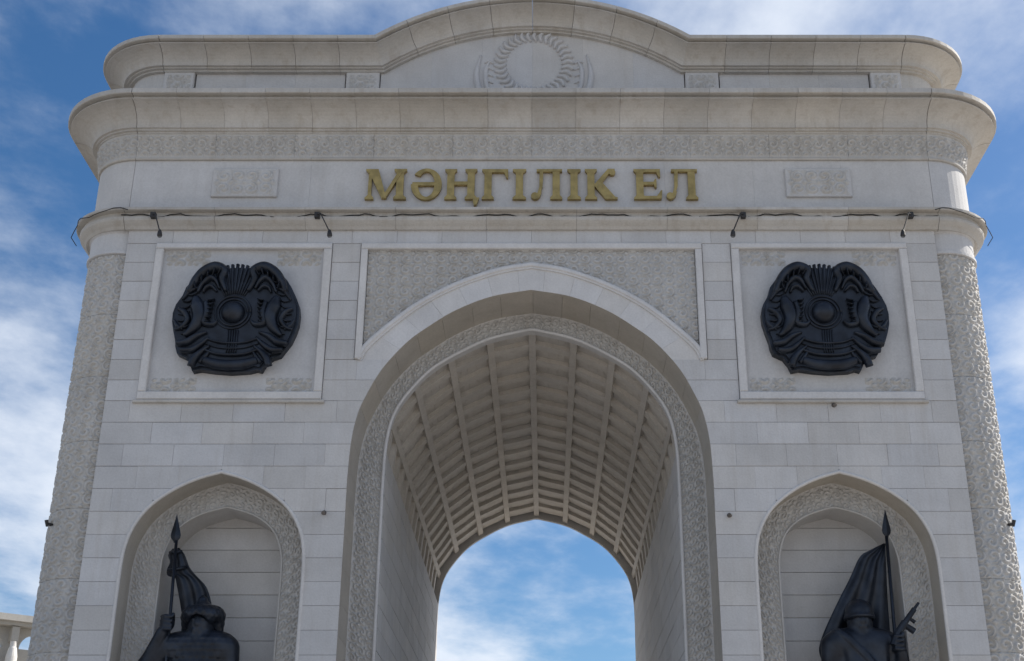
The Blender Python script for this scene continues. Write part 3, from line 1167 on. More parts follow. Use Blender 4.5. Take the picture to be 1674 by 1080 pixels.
# ---- carved plaques on the frieze
for sgn in (-1, 1):
    pq = empty('carved_plaque', parent=arch)
    x0, z0 = sgn * 5.94, 15.53
    MB().bevbox(x0 - 0.68, x0 + 0.68, -0.05, 0.03, z0 - 0.33, z0 + 0.33, 0.014).build('plaque_slab', M['panel'], pq)
    us = np.linspace(-0.65, 0.65, 60)
    vs = np.linspace(-0.30, 0.30, 30)
    U, Vv = np.meshgrid(us, vs, indexing='ij')
    e = np.clip(np.minimum(0.65 - abs(U), 0.30 - abs(Vv)) * 12, 0, 1)
    h = ornament(np.abs(U) + 0.02, Vv + 0.30, 0.30, 0.5, 2.0) * e
    P = np.stack([x0 + U, -0.048 - 0.05 * h, z0 + Vv], -1)
    idx = np.arange(60 * 30).reshape(60, 30)
    f = np.stack([idx[:-1, :-1], idx[1:, :-1], idx[1:, 1:], idx[:-1, 1:]], -1).reshape(-1, 4)
    mobj('scroll_carving', P.reshape(-1, 3).tolist(), f.tolist(), M['carved'], pq, smooth=True)

# ------------------------------------------------------------------ gold letters
insc = empty('inscription', (0, 0, 15.12))
tag(insc, 'gold serif capital letters reading МӘҢГІЛІК ЕЛ across the plain frieze', 'lettering')
LH = 0.71
SER = 0.075        # serif thickness


class Glyph:
    def __init__(s):
        s.mb = MB()
        s.k = 0

    def poly(s, pts):
        s.k += 1
        s.mb.prism(pts, -0.075 - 0.0022 * s.k, -0.002)

    def rect(s, x0, x1, z0, z1):
        s.poly([(x0, z0), (x1, z0), (x1, z1), (x0, z1)])

    def stem(s, x, w, top=True, bot=True, sl=0.05, sr=0.05):
        s.rect(x, x + w, 0.01, LH - 0.01)
        for ok, z, d in ((bot, 0, 1), (top, LH, -1)):
            if ok:
                q = [(x - sl, z), (x + w + sr, z), (x + w + sr, z + d * 0.035), (x + w, z + d * SER * 1.25), (x, z + d * SER * 1.25), (x - sl, z + d * 0.035)]
                s.poly(q if d > 0 else q[::-1])

    def build(s, x):
        o = s.mb.build('letter', M['gold'], insc)
        o.location = (x, 0, 0)
        return o


def gl_M(w):
    g = Glyph()
    g.stem(0.07, 0.07, sl=0.06)
    g.stem(w - 0.22, 0.15, sl=0.05, sr=0.06)
    m = w * 0.47
    g.poly([(m - 0.05, 0.02), (m + 0.05, 0.02), (0.27, LH - 0.005), (0.04, LH - 0.005)])
    g.poly([(m - 0.04, 0.03), (m + 0.035, 0.03), (w - 0.07, LH - 0.008), (w - 0.16, LH - 0.008)])
    return g


def gl_SCHWA(w):
    g = Glyph()
    cx_, cz_ = w / 2, LH / 2
    A, B = w / 2 - 0.01, LH / 2 + 0.015
    ai, bi = A - 0.15, B - 0.07
    ang = np.linspace(R(141), R(-180), 42)
    outp = [(cx_ + A * math.cos(t), cz_ + B * math.sin(t)) for t in ang]
    inp = [(cx_ + ai * math.cos(t), cz_ + bi * math.sin(t)) for t in ang]
    g.poly(outp + inp[::-1])
    g.rect(cx_ - A + 0.03, cx_ + ai + 0.02, cz_ - 0.035, cz_ + 0.045)
    return g


def gl_NG(w):
    g = Glyph()
    g.stem(0.05, 0.15)
    g.stem(w - 0.23, 0.15)
    g.rect(0.20, w - 0.23, LH * 0.47, LH * 0.47 + 0.075)
    g.poly([(w - 0.09, -0.15), (w - 0.03, -0.13), (w + 0.02, 0.03), (w - 0.12, 0.03)])
    return g


def gl_G(w):
    g = Glyph()
    g.stem(0.05, 0.15, top=True)
    g.rect(0.20, w - 0.02, LH - 0.075, LH - 0.002)
    g.poly([(w - 0.09, LH - 0.07), (w - 0.03, LH - 0.21), (w, LH - 0.21), (w, LH - 0.004), (w - 0.09, LH - 0.004)])
    return g


def gl_I(w):
    g = Glyph()
    g.stem(w / 2 - 0.075, 0.15, sl=0.065, sr=0.065)
    return g


def gl_L(w):
    g = Glyph()
    g.stem(w - 0.22, 0.15, top=False)
    g.rect(0.12, w - 0.02, LH - 0.06, LH - 0.001)
    g.poly([(w - 0.08, LH - 0.055), (w - 0.02, LH - 0.055), (w - 0.02, LH - 0.004), (w - 0.08, LH - 0.004)])
    g.poly([(0.14, 0.10), (0.19, 0.13), (0.245, 0.30), (0.26, LH - 0.03), (0.185, LH - 0.03), (0.175, 0.28), (0.13, 0.12)])
    g.poly([(0.085 + 0.08 * math.cos(t), 0.075 + 0.08 * math.sin(t)) for t in np.linspace(0, 2 * math.pi, 14)[:-1]])
    g.poly([(0.09, -0.006), (0.15, 0.01), (0.20, 0.07), (0.225, 0.18), (0.17, 0.16), (0.12, 0.06)])
    return g


def gl_K(w):
    g = Glyph()
    g.stem(0.05, 0.15)
    g.poly([(0.20, LH * 0.43), (0.30, LH * 0.43), (w - 0.10, LH - 0.05), (w - 0.02, LH - 0.05), (w - 0.02, LH + 0.005), (w - 0.16, LH + 0.005), (0.20, LH * 0.50)])
    g.poly([(w - 0.075 + 0.07 * math.cos(t), LH - 0.075 + 0.07 * math.sin(t)) for t in np.linspace(0, 2 * math.pi, 14)[:-1]])
    g.poly([(0.20, LH * 0.42), (w - 0.22, 0.0), (w + 0.03, 0.0), (w + 0.03, 0.035), (w - 0.02, 0.05), (0.36, LH * 0.54), (0.26, LH * 0.56)])
    return g


def gl_E(w):
    g = Glyph()
    g.stem(0.05, 0.15)
    g.rect(0.19, w - 0.03, LH - 0.07, LH - 0.002)
    g.rect(0.19, w - 0.02, 0.002, 0.07)
    g.rect(0.20, w - 0.15, LH * 0.47, LH * 0.47 + 0.07)
    g.poly([(w - 0.11, LH - 0.06), (w - 0.05, LH - 0.19), (w - 0.02, LH - 0.19), (w - 0.02, LH - 0.004), (w - 0.11, LH - 0.004)])
    g.poly([(w - 0.12, 0.004), (w - 0.005, 0.004), (w + 0.015, 0.20), (w - 0.015, 0.20), (w - 0.10, 0.06)])
    g.poly([(w - 0.18, LH * 0.47 + 0.035), (w - 0.13, LH * 0.38), (w - 0.10, LH * 0.38), (w - 0.10, LH * 0.66), (w - 0.13, LH * 0.66)])
    return g


for x, w, fn in ((-3.45, 0.87, gl_M), (-2.51, 0.66, gl_SCHWA), (-1.80, 0.70, gl_NG), (-1.03, 0.54, gl_G), (-0.42, 0.33, gl_I), (-0.02, 0.67, gl_L),
                 (0.71, 0.33, gl_I), (1.10, 0.64, gl_K), (2.11, 0.57, gl_E), (2.77, 0.68, gl_L)):
    fn(w).build(x)

# ------------------------------------------------------------------ bronze emblems
UNIT = 0.00267 * 1.0


def E2(px, pz):            # emblem drawing units -> metres, centred
    return ((px - 552) * UNIT, (535 - pz) * UNIT)


emb = empty('bronze_emblem', (-5.82, -0.005, 12.40))
outl = [E2(*p) for p in [(470, 122), (500, 116), (530, 124), (560, 114), (590, 124), (620, 118), (645, 124), (690, 108), (745, 104), (800, 118), (860, 170), (910, 225), (950, 290),
                         (985, 360), (1012, 430), (1022, 500), (1018, 580), (1000, 650), (975, 720), (930, 790), (905, 830), (850, 850), (810, 880), (775, 950), (740, 940), (690, 955),
                         (550, 965), (430, 955), (330, 940), (275, 952), (255, 900), (220, 850), (150, 815), (132, 760), (128, 720), (105, 640), (86, 560), (84, 490), (100, 420),
                         (140, 350), (160, 280), (205, 220), (260, 160), (310, 120), (370, 104), (425, 110)]]
mb = MB()
mb.prism(outl[::-1], -0.13, 0.06)
sc = [(x * 0.955, z * 0.955) for x, z in outl]
mb.prism(sc[::-1], -0.19, -0.12)
mb.build('disc', M['bronze'], emb)
YB = -0.185


def st_part(name, strokes, mirror=False):
    mb = MB()
    for pts, wid, hg in strokes:
        p = [E2(*q) for q in pts]
        if mirror:
            p = [(-x, z) for x, z in p]
        stroke(mb, p, [w * UNIT for w in wid], hg, YB)
    return mb.build(name, M['bronze'], emb, smooth=True)


# central dome and its rings
mb = MB()
for r, y0, dz in ((92, -0.10, 0), (70, -0.20, 0)):
    pass
cx0, cz0 = E2(535, 498)
v, f = [], []
nr, na = 9, 28
for i in range(nr + 1):
    t = math.pi / 2 * i / nr
    for k in range(na):
        a = 2 * math.pi * k / na
        rr = 0.235 * math.cos(t)
        v.append((cx0 + rr * math.cos(a), YB - 0.20 * math.sin(t), cz0 + rr * math.sin(a)))
for i in range(nr):
    for k in range(na):
        f.append((i * na + k, i * na + (k + 1) % na, (i + 1) * na + (k + 1) % na, (i + 1) * na + k))
MB().add(v, f).build('dome', M['bronze'], emb, smooth=True)
for rr, w in ((0.285, 0.04), (0.35, 0.035)):
    mb = MB()
    mb.tube([(cx0 + rr * math.cos(a), YB - 0.02, cz0 + rr * math.sin(a)) for a in np.linspace(0, 2 * math.pi, 37)], w * 0.6, 6)
    mb.build('dome_ring', M['bronze'], emb, smooth=True)
# rays fanning upwards
for k in range(11):
    a = R(90 + (k - 5) * 5.6)
    r0, r1 = 0.40, 1.05 - 0.03 * abs(k - 5) / 5
    mb = MB()
    stroke(mb, [(cx0 + r0 * math.cos(a), cz0 + r0 * math.sin(a)), (cx0 + (r0 + r1) / 2 * math.cos(a), cz0 + (r0 + r1) / 2 * math.sin(a)), (cx0 + r1 * math.cos(a), cz0 + r1 * math.sin(a))], [0.03, 0.05, 0.075], 0.06, YB, 5, 3)
    mb.build('ray', M['bronze'], emb, smooth=True)
# horn-shaped wings, horse fore-parts and folds on both sides
wing = [([(470, 330), (430, 230), (440, 160), (370, 130), (290, 170), (230, 250), (190, 340)], [30, 60, 75, 90, 85, 70, 40], 0.17),
        ([(420, 310), (385, 240), (340, 220), (290, 270), (260, 340)], [22, 40, 50, 40, 25], 0.13),
        ([(400, 330), (360, 290), (320, 300), (300, 340)], [20, 34, 34, 18], 0.11),
        ([(150, 400), (200, 330), (260, 300)], [20, 42, 20], 0.10)]
horse = [([(250, 380), (270, 450), (290, 540), (260, 620), (200, 690)], [60, 110, 105, 80, 36], 0.17),
         ([(330, 420), (345, 500), (330, 580), (390, 600), (430, 570)], [50, 60, 55, 44, 24], 0.13),
         ([(130, 470), (180, 500), (210, 560), (170, 620), (120, 640)], [26, 50, 46, 36, 20], 0.11),
         ([(110, 560), (140, 610), (180, 640)], [18, 36, 18], 0.08)]
fold = [([(150, 750), (220, 740), (290, 690), (360, 660)], [46, 60, 48, 22], 0.13),
        ([(180, 800), (260, 800), (320, 760), (380, 700)], [40, 55, 44, 20], 0.11),
        ([(270, 930), (290, 870), (330, 820), (390, 770)], [55, 62, 46, 20], 0.13),
        ([(330, 900), (370, 850), (400, 800)], [34, 36, 18], 0.08)]
feather = []
for k in range(9):
    t = k / 8
    x_ = 250 - 135 * math.sin(t * 2.2) + 40 * t
    z_ = 250 + 420 * t
    feather.append(([(x_ + 75, z_ - 22), (x_ + 35, z_ + 4), (x_ - 8, z_ + 2)], [8, 20, 9], 0.075))
for k in range(6):
    t = k / 5
    feather.append(([(395 - 20 * t, 395 + 175 * t), (372 - 22 * t, 410 + 178 * t), (345 - 25 * t, 408 + 185 * t)], [7, 15, 7], 0.15))
for k in range(5):
    t = k / 4
    feather.append(([(430 - 190 * t, 118 + 140 * t * t), (420 - 180 * t, 165 + 130 * t * t), (398 - 150 * t, 205 + 110 * t * t)], [9, 17, 8], 0.19))
for mir in (False, True):
    for fe in feather:
        st_part('feather', [fe], mir)
    st_part('wing', wing, mir)
    st_part('winged_horse', horse, mir)
    st_part('drapery_fold', fold, mir)
# ribbon: bowed bands under the dome
for zc_, wd, hg in ((735, 22, 0.07), (775, 18, 0.05), (830, 26, 0.09), (905, 80, 0.10)):
    st_part('ribbon_band', [([(355, zc_ - 28), (450, zc_ + 4), (550, zc_ + 12), (650, zc_ + 4), (745, zc_ - 28)], [wd * 0.8, wd, wd, wd, wd * 0.8], hg)])
for k in range(-2, 3):
    st_part('ribbon_bar', [([(550 + k * 18, 640), (550 + k * 17, 730), (550 + k * 17, 820)], [9, 12, 9], 0.05)])
tag(emb, 'dark bronze round emblem on the wall above the furled banner statue', 'emblem', 'bronze emblems on the facade')


def copy_tree(o, parent=None):
    c = o.copy()
    COL.objects.link(c)
    c.parent = parent
    for ch in list(o.children):
        copy_tree(ch, c)
    return c


emb2 = copy_tree(emb)
emb2.location = (5.80, -0.005, 12.40)
emb2['label'] = 'dark bronze round emblem on the wall above the statue with the spread flag'

# ------------------------------------------------------------------ statues (implicit surfaces)


def sdf_mesh(fun, lo, hi, h):
    lo, hi = np.array(lo, float), np.array(hi, float)
    n = np.ceil((hi - lo) / h).astype(int) + 1
    ax = [lo[i] + h * np.arange(n[i]) for i in range(3)]
    G = np.stack(np.meshgrid(*ax, indexing='ij'), -1)
    D = fun(G.reshape(-1, 3)).reshape(n)
    ins = D < 0
    cs = np.zeros(n - 1)
    corners = [(i, j, k) for i in (0, 1) for j in (0, 1) for k in (0, 1)]
    sl = lambda c: tuple(slice(c[a], n[a] - 1 + c[a]) for a in range(3))
    cnt = sum(ins[sl(c)].astype(int) for c in corners)
    act = (cnt > 0) & (cnt < 8)
    acc = np.zeros(tuple(n - 1) + (3,))
    num = np.zeros(n - 1)
    for a in corners:
        for b in corners:
            df = [b[i] - a[i] for i in range(3)]
            if sum(df) == 1 and min(df) == 0:
                da, db = D[sl(a)], D[sl(b)]
                cr_ = (da < 0) != (db < 0)
                t = np.where(cr_, da / np.where(cr_, da - db, 1), 0)
                p = np.array(a)[None, None, None] + t[..., None] * np.array(df)
                acc += p * cr_[..., None]
                num += cr_
    idx = -np.ones(n - 1, int)
    ii = np.argwhere(act)
    idx[act] = np.arange(len(ii))
    V = lo + h * (ii + acc[act] / num[act][:, None])
    F = []
    for axn in range(3):
        u, w = (axn + 1) % 3, (axn + 2) % 3
        s0 = [slice(None)] * 3
        s1 = [slice(None)] * 3
        s0[axn] = slice(0, -1)
        s1[axn] = slice(1, None)
        ch = ins[tuple(s0)] != ins[tuple(s1)]
        e = np.argwhere(ch)
        e = e[(e[:, u] > 0) & (e[:, w] > 0) & (e[:, u] < n[u] - 1) & (e[:, w] < n[w] - 1)]
        o = np.zeros(3, int)
        du, dw = o.copy(), o.copy()
        du[u] = 1
        dw[w] = 1
        q = [e, e - du, e - du - dw, e - dw]
        q = np.stack([idx[tuple(x.T)] for x in q], -1)
        fl = ins[tuple(e.T)]
        q = np.where(fl[:, None], q, q[:, ::-1])
        F.append(q)
    return V, np.concatenate(F)


def smin(a, b, k):
    h = np.clip(0.5 + 0.5 * (b - a) / k, 0, 1)
    return b * (1 - h) + a * h - k * h * (1 - h)


def rcone(P, a, b, r1, r2, flat=None):
    a, b = np.array(a, float), np.array(b, float)
    pa, ba = P - a, b - a
    t = np.clip((pa @ ba) / (ba @ ba), 0, 1)
    dv_ = pa - t[:, None] * ba
    if flat is not None:
        dv_ = dv_ / np.array(flat)
    return np.linalg.norm(dv_, axis=1) - (r1 + (r2 - r1) * t)


def ell(P, c, r):
    r = np.array(r, float)
    q = (P - np.array(c)) / r
    k = np.linalg.norm(q, axis=1)
    return (k - 1) * min(r)


def hand(P, c, axis_t, curl_dir):
    """fist closed round a shaft running along z through c"""
    c = np.array(c, float)
    d = ell(P, c + np.array(curl_dir) * 0.05, (0.13, 0.13, 0.15))
    side = np.cross((0, 0, 1), curl_dir)
    for k in range(4):
        z = 0.115 - 0.075 * k
        a = c + np.array(curl_dir) * 0.06 + side * 0.10 + np.array([0, 0, z])
        b = c - np.array(curl_dir) * 0.075 + side * 0.085 + np.array([0, 0, z - 0.01])
        e = c - np.array(curl_dir) * 0.10 - side * 0.03 + np.array([0, 0, z - 0.015])
        d = np.minimum(d, rcone(P, a, b, 0.042, 0.040))
        d = np.minimum(d, rcone(P, b, e, 0.040, 0.033))
    d = smin(d, rcone(P, c + np.array(curl_dir) * 0.05 - side * 0.09 + np.array([0, 0, 0.06]), c - np.array(curl_dir) * 0.09 - side * 0.05 + np.array([0, 0, 0.15]), 0.045, 0.036), 0.02)
    return d


def soldier(P):
    """figure with bowl helmet: local x right, y depth (front is -y), z up from the feet"""
    d = ell(P, (0, 0.0, 3.02), (0.50, 0.34, 0.74))
    d = smin(d, rcone(P, (-0.40, 0, 3.54), (0.40, 0, 3.54), 0.25, 0.25), 0.20)          # shoulders
    d = smin(d, ell(P, (0, 0.02, 2.25), (0.46, 0.33, 0.5)), 0.2)
    d = smin(d, rcone(P, (0, 0.02, 2.1), (0, 0.05, 1.2), 0.44, 0.66, (1, 0.8, 1)), 0.12)   # coat skirt
    d = smin(d, rcone(P, (0, 0, 3.5), (0, -0.04, 3.82), 0.19, 0.16), 0.08)               # neck
    P = P + np.array([0, 0, 0.10])
    d = smin(d, ell(P, (0, -0.06, 4.03), (0.205, 0.24, 0.30)), 0.05)                     # head
    d = smin(d, ell(P, (0, -0.15, 3.83), (0.11, 0.12, 0.09)), 0.05)                      # chin
    d = smin(d, rcone(P, (0, -0.275, 4.10), (0, -0.300, 3.99), 0.022, 0.034), 0.04)       # nose
    for s in (-1, 1):
        d = np.maximum(d, -ell(P, (s * 0.085, -0.31, 4.09), (0.05, 0.05, 0.03)))         # eye sockets
        d = smin(d, ell(P, (s * 0.085, -0.268, 4.085), (0.035, 0.03, 0.024)), 0.008)
        d = smin(d, ell(P, (s * 0.21, -0.03, 4.02), (0.03, 0.06, 0.085)), 0.02)          # ears
    d = smin(d, rcone(P, (-0.06, -0.275, 3.90), (0.06, -0.275, 3.90), 0.02, 0.02), 0.015)   # mouth
    P = P - np.array([0, 0, 0.10])
    # legs and boots
    for s in (-1, 1):
        d = smin(d, rcone(P, (s * 0.24, 0.05, 1.5), (s * 0.27, 0.02, 0.8), 0.27, 0.20), 0.08)
        d = smin(d, rcone(P, (s * 0.27, 0.02, 0.85), (s * 0.28, 0.05, 0.14), 0.19, 0.13), 0.06)
        d = smin(d, rcone(P, (s * 0.28, 0.04, 0.10), (s * 0.31, -0.30, 0.08), 0.13, 0.10), 0.06)
    return d


def band(P, c, n, w):
    n = np.array(n, float)
    n /= np.linalg.norm(n)
    return np.clip(1 - np.abs((P - np.array(c)) @ n) / w, 0, 1)


def cloth_folds(P, d, zt, amp=0.016, fr=13.0):
    env = np.clip((zt - P[:, 2]) * 2.5, 0, 1)
    a = np.arctan2(P[:, 0], -P[:, 1] + 0.05)
    return d - amp * env * np.sin(a * fr * 0.55 + 1.7 * np.sin(P[:, 2] * 2.1 + P[:, 0] * 2)) - 0.6 * amp * env * np.sin(P[:, 0] * fr + P[:, 2] * 5)


def soldier_full(P):
    d = soldier(P)
    d = cloth_folds(P, d, 3.75)
    sel = P[:, 2] < 3.78
    d = d - np.where(sel, 0.035 * np.minimum(1, 3 * band(P, (0.05, 0, 3.2), (0.75, 0, 0.66), 0.07)), 0)      # shoulder strap
    d = d - np.where(P[:, 2] < 2.4, 0.03 * np.minimum(1, 3 * band(P, (0, 0, 2.22), (0, 0, 1), 0.07)), 0)           # belt
    d = smin(d, np.maximum(rcone(P, (0, 0.0, 3.66), (0, -0.02, 3.76), 0.245, 0.22), -rcone(P, (0, -0.02, 3.7), (0, -0.05, 4.0), 0.185, 0.2)), 0.03)   # collar
    # left image arm hangs, bent across the body; right image arm raised to the weapon and staff
    d = smin(d, rcone(P, (-0.54, 0, 3.50), (-0.62, 0.02, 2.78), 0.20, 0.155), 0.10)
    d = smin(d, rcone(P, (-0.62, 0.02, 2.78), (-0.42, -0.36, 2.45), 0.15, 0.11), 0.05)
    d = smin(d, ell(P, (-0.36, -0.43, 2.42), (0.13, 0.09, 0.10)), 0.05)
    d = smin(d, rcone(P, (0.52, 0, 3.50), (0.70, -0.10, 2.98), 0.20, 0.15), 0.10)
    d = smin(d, rcone(P, (0.70, -0.10, 2.98), (0.64, -0.28, 3.36), 0.145, 0.10), 0.05)
    d = smin(d, hand(P, (0.62, -0.30, 3.50), None, np.array([0, 1, 0])), 0.04)
    return d


def helmet_sd(P):
    P = P + np.array([0, 0, 0.10])
    d = ell(P, (0, -0.03, 4.17), (0.262, 0.30, 0.27))
    d = np.maximum(d, -(P[:, 2] - 4.05))
    d = smin(d, np.maximum(ell(P, (0, -0.05, 4.09), (0.275, 0.335, 0.05)), -ell(P, (0, -0.05, 4.02), (0.24, 0.28, 0.10))), 0.05)
    d = np.maximum(d, -ell(P, (0, -0.05, 4.00), (0.235, 0.27, 0.22)))
    return d


def sd_obj(name, fun, lo, hi, h, parent, mat='bronze'):
    V, F = sdf_mesh(fun, lo, hi, h)
    return mobj(name, V.tolist(), F.tolist(), M[mat], parent, smooth=True)


def cloth(name, left, right, parent, amp=0.05, thick=0.035, y0=0.0, folds=5, nu=16, seed=1.0, ydrop=0.0):
    """banner between two edge polylines (x,z), given folds and thickness"""
    a, _ = resample(spline(left, 6), 0.05)
    b = np.array(spline(right, 6))
    d_ = np.r_[0, np.cumsum(np.hypot(*np.diff(b, axis=0).T))]
    s = np.linspace(0, d_[-1], len(a))
    b = np.c_[np.interp(s, d_, b[:, 0]), np.interp(s, d_, b[:, 1])]
    n = len(a)
    u = np.linspace(0, 1, nu)
    P = a[:, None] * (1 - u)[None, :, None] + b[:, None] * u[None, :, None]
    tt = np.linspace(0, 1, n)[:, None]
    y = y0 + ydrop * tt + amp * (np.sin(u[None] * folds * math.pi + 1.5 * tt * seed + 0.5) * (0.35 + 0.65 * tt)) + 0.4 * amp * np.sin(9 * tt + 4 * u[None])
    y = y * 1.0
    F_ = np.stack([P[..., 0], y - thick / 2, P[..., 1]], -1).reshape(-1, 3)
    B_ = np.stack([P[..., 0], y + thick / 2, P[..., 1]], -1).reshape(-1, 3)
    idx = np.arange(n * nu).reshape(n, nu)
    q = np.stack([idx[:-1, :-1], idx[:-1, 1:], idx[1:, 1:], idx[1:, :-1]], -1).reshape(-1, 4)
    m = n * nu
    faces = q.tolist() + (q[:, ::-1] + m).tolist()
    loop = list(idx[:, 0]) + list(idx[-1, 1:]) + list(idx[-2::-1, -1]) + list(idx[0, -2:0:-1])
    L = len(loop)
    for i in range(L):
        p, q_ = int(loop[i]), int(loop[(i + 1) % L])
        faces.append((p, q_, q_ + m, p + m))
    mb = MB()
    mb.add(np.r_[F_, B_].tolist(), faces)
    return mb.build(name, M['bronze'], parent, smooth=True)


def spearhead(x, y, z0, z1, w, parent, lean=0.0):
    prof = [(0.0, 0.35), (0.06, 0.42), (0.16, 0.9), (0.26, 1.0), (0.42, 0.82), (0.7, 0.42), (0.9, 0.14), (1.0, 0.02)]
    v, f = [], []
    for t, r in prof:
        zz = z0 + (z1 - z0) * t
        xx = x + lean * t
        v += [(xx - w * r, y, zz), (xx, y - w * r * 0.45, zz), (xx + w * r, y, zz), (xx, y + w * r * 0.45, zz)]
    for i in range(len(prof) - 1):
        for k in range(4):
            f.append((i * 4 + k, i * 4 + (k + 1) % 4, (i + 1) * 4 + (k + 1) % 4, (i + 1) * 4 + k))
    f += [(3, 2, 1, 0), tuple((len(prof) - 1) * 4 + k for k in range(4))]
    return MB().add(v, f).build('spearhead', M['bronze'], parent)


ZST = 2.62                       # feet level
# --- right statue: soldier with a spread flag and a raised weapon
sr_ = empty('soldier_statue', (6.03, 0.42, ZST))
tag(sr_, 'dark bronze soldier statue with spread flag and raised gun in the right niche', 'statue', 'bronze statues in the niches')
sd_obj('figure', soldier_full, (-1.1, -0.75, -0.1), (1.2, 0.75, 4.5), 0.026, sr_)
sd_obj('helmet', helmet_sd, (-0.4, -0.5, 3.8), (0.4, 0.4, 4.5), 0.025, sr_)
PX = 0.66
mb = MB()
mb.tube([(PX - 0.10, -0.05, 0.0), (PX - 0.04, 0.0, 3.3), (PX + 0.015, 0.05, 5.55)], 0.032, 8)
mb.build('flagstaff', M['bronze'], sr_, smooth=True)
spearhead(PX + 0.02, 0.05, 5.52, 6.08, 0.085, sr_, 0.02)
cloth('flag', [(PX, 5.46), (0.36, 5.32), (0.18, 5.20), (-0.04, 4.80), (-0.38, 4.22), (-0.66, 3.66), (-0.68, 3.36), (-0.45, 2.9)],
      [(PX + 0.01, 5.44), (PX, 5.2), (PX - 0.01, 4.9), (PX - 0.02, 4.5), (PX - 0.03, 4.0), (PX - 0.05, 3.6), (PX - 0.06, 3.2), (PX - 0.1, 2.9)], sr_, amp=0.055, y0=0.20, folds=6, nu=26, ydrop=0.15)
mb = MB()      # sub-machine gun held up to the right
g0, g1 = Vector((0.56, -0.34, 3.62)), Vector((1.04, -0.30, 4.22))
dg = (g1 - g0).normalized()
mb.tube([g0, g0 + dg * 0.30, g0 + dg * 0.31, g0 + dg * 0.62, g0 + dg * 0.63, g1], [0.07, 0.075, 0.055, 0.05, 0.03, 0.025], 8)
pg = dg.cross(Vector((0, 1, 0))).normalized()
if pg.z > 0:
    pg = -pg
mb.tube([g0 + dg * 0.26, g0 + dg * 0.27 + pg * 0.22], [0.05, 0.06], 8)
mb.tube([g0 + dg * 0.02, g0 - dg * 0.18 + pg * 0.06], [0.06, 0.075], 8)
mb.tube([g0 + dg * 0.42, g0 + dg * 0.42 + pg * 0.14], [0.03, 0.035], 6)
mb.build('gun', M['bronze'], sr_)
# boots stand on this plinth
MB().bevbox(-1.0, 1.0, -0.62, 0.62, -0.30, 0.02, 0.03).build('plinth', M['bronze'], sr_)

# --- left statue: warrior with furled banner on a spear
wl_ = empty('warrior_statue', (-6.01, 0.42, ZST - 0.05))
tag(wl_, 'dark bronze warrior statue in fur hat holding furled banner in the left niche', 'statue', 'bronze statues in the niches')


def warrior(P):
    d = soldier(P)
    # rows of armour scales on the chest and shoulders
    row = np.floor(P[:, 2] / 0.11)
    sc_ = np.abs(np.sin(P[:, 0] * 26 + row * 1.57)) * (1 - (P[:, 2] / 0.11 - row))
    d = d - 0.022 * sc_ * np.clip((3.85 - P[:, 2]) * 5, 0, 1) * np.clip((P[:, 2] - 2.0) * 5, 0, 1)
    d = d - np.where(P[:, 2] < 2.4, 0.035 * np.minimum(1, 3 * band(P, (0, 0, 2.22), (0, 0, 1), 0.09)), 0)
    d = smin(d, np.maximum(rcone(P, (0, 0.02, 3.64), (0, 0.0, 3.78), 0.28, 0.24), -rcone(P, (0, -0.02, 3.7), (0, -0.05, 4.0), 0.19, 0.2)), 0.03)
    # raised arm (image left) gripping the shaft
    d = smin(d, rcone(P, (-0.50, 0.0, 3.52), (-0.88, -0.10, 3.18), 0.20, 0.17), 0.10)
    d = smin(d, rcone(P, (-0.88, -0.10, 3.18), (-0.64, -0.22, 3.74), 0.16, 0.11), 0.05)
    d = smin(d, hand(P, (-0.545, -0.22, 3.92), None, np.array([-0.5, 0.86, 0])), 0.04)
    # other arm hangs to the belt
    d = smin(d, rcone(P, (0.54, 0, 3.50), (0.63, 0.0, 2.75), 0.20, 0.155), 0.10)
    d = smin(d, rcone(P, (0.63, 0.0, 2.75), (0.40, -0.36, 2.40), 0.15, 0.11), 0.05)
    d = smin(d, ell(P, (0.34, -0.42, 2.38), (0.13, 0.09, 0.10)), 0.05)
    # mail collar / cloak on the shoulders
    d = smin(d, rcone(P, (-0.33, 0.07, 3.56), (0.36, 0.07, 3.56), 0.245, 0.245), 0.05)
    return d


def fur_hat(P):
    d = ell(P, (0.02, 0.02, 4.09), (0.39, 0.38, 0.22))
    d = smin(d, rcone(P, (0.22, 0.05, 4.12), (0.30, 0.10, 3.86), 0.15, 0.10), 0.08)
    d = smin(d, rcone(P, (-0.22, 0.05, 4.10), (-0.28, 0.10, 3.86), 0.15, 0.10), 0.08)
    d = d + 0.010 * np.sin(P[:, 0] * 44 + 3 * P[:, 2]) * np.sin(P[:, 1] * 41) * np.sin(P[:, 2] * 33)
    d = np.maximum(d, -ell(P, (0.0, -0.26, 3.86), (0.19, 0.22, 0.20)))
    return d


def cone_crown(P):
    return smin(rcone(P, (0.0, 0.02, 4.16), (-0.02, 0.03, 4.36), 0.27, 0.10), rcone(P, (-0.02, 0.03, 4.36), (-0.03, 0.03, 4.47), 0.06, 0.02), 0.05)


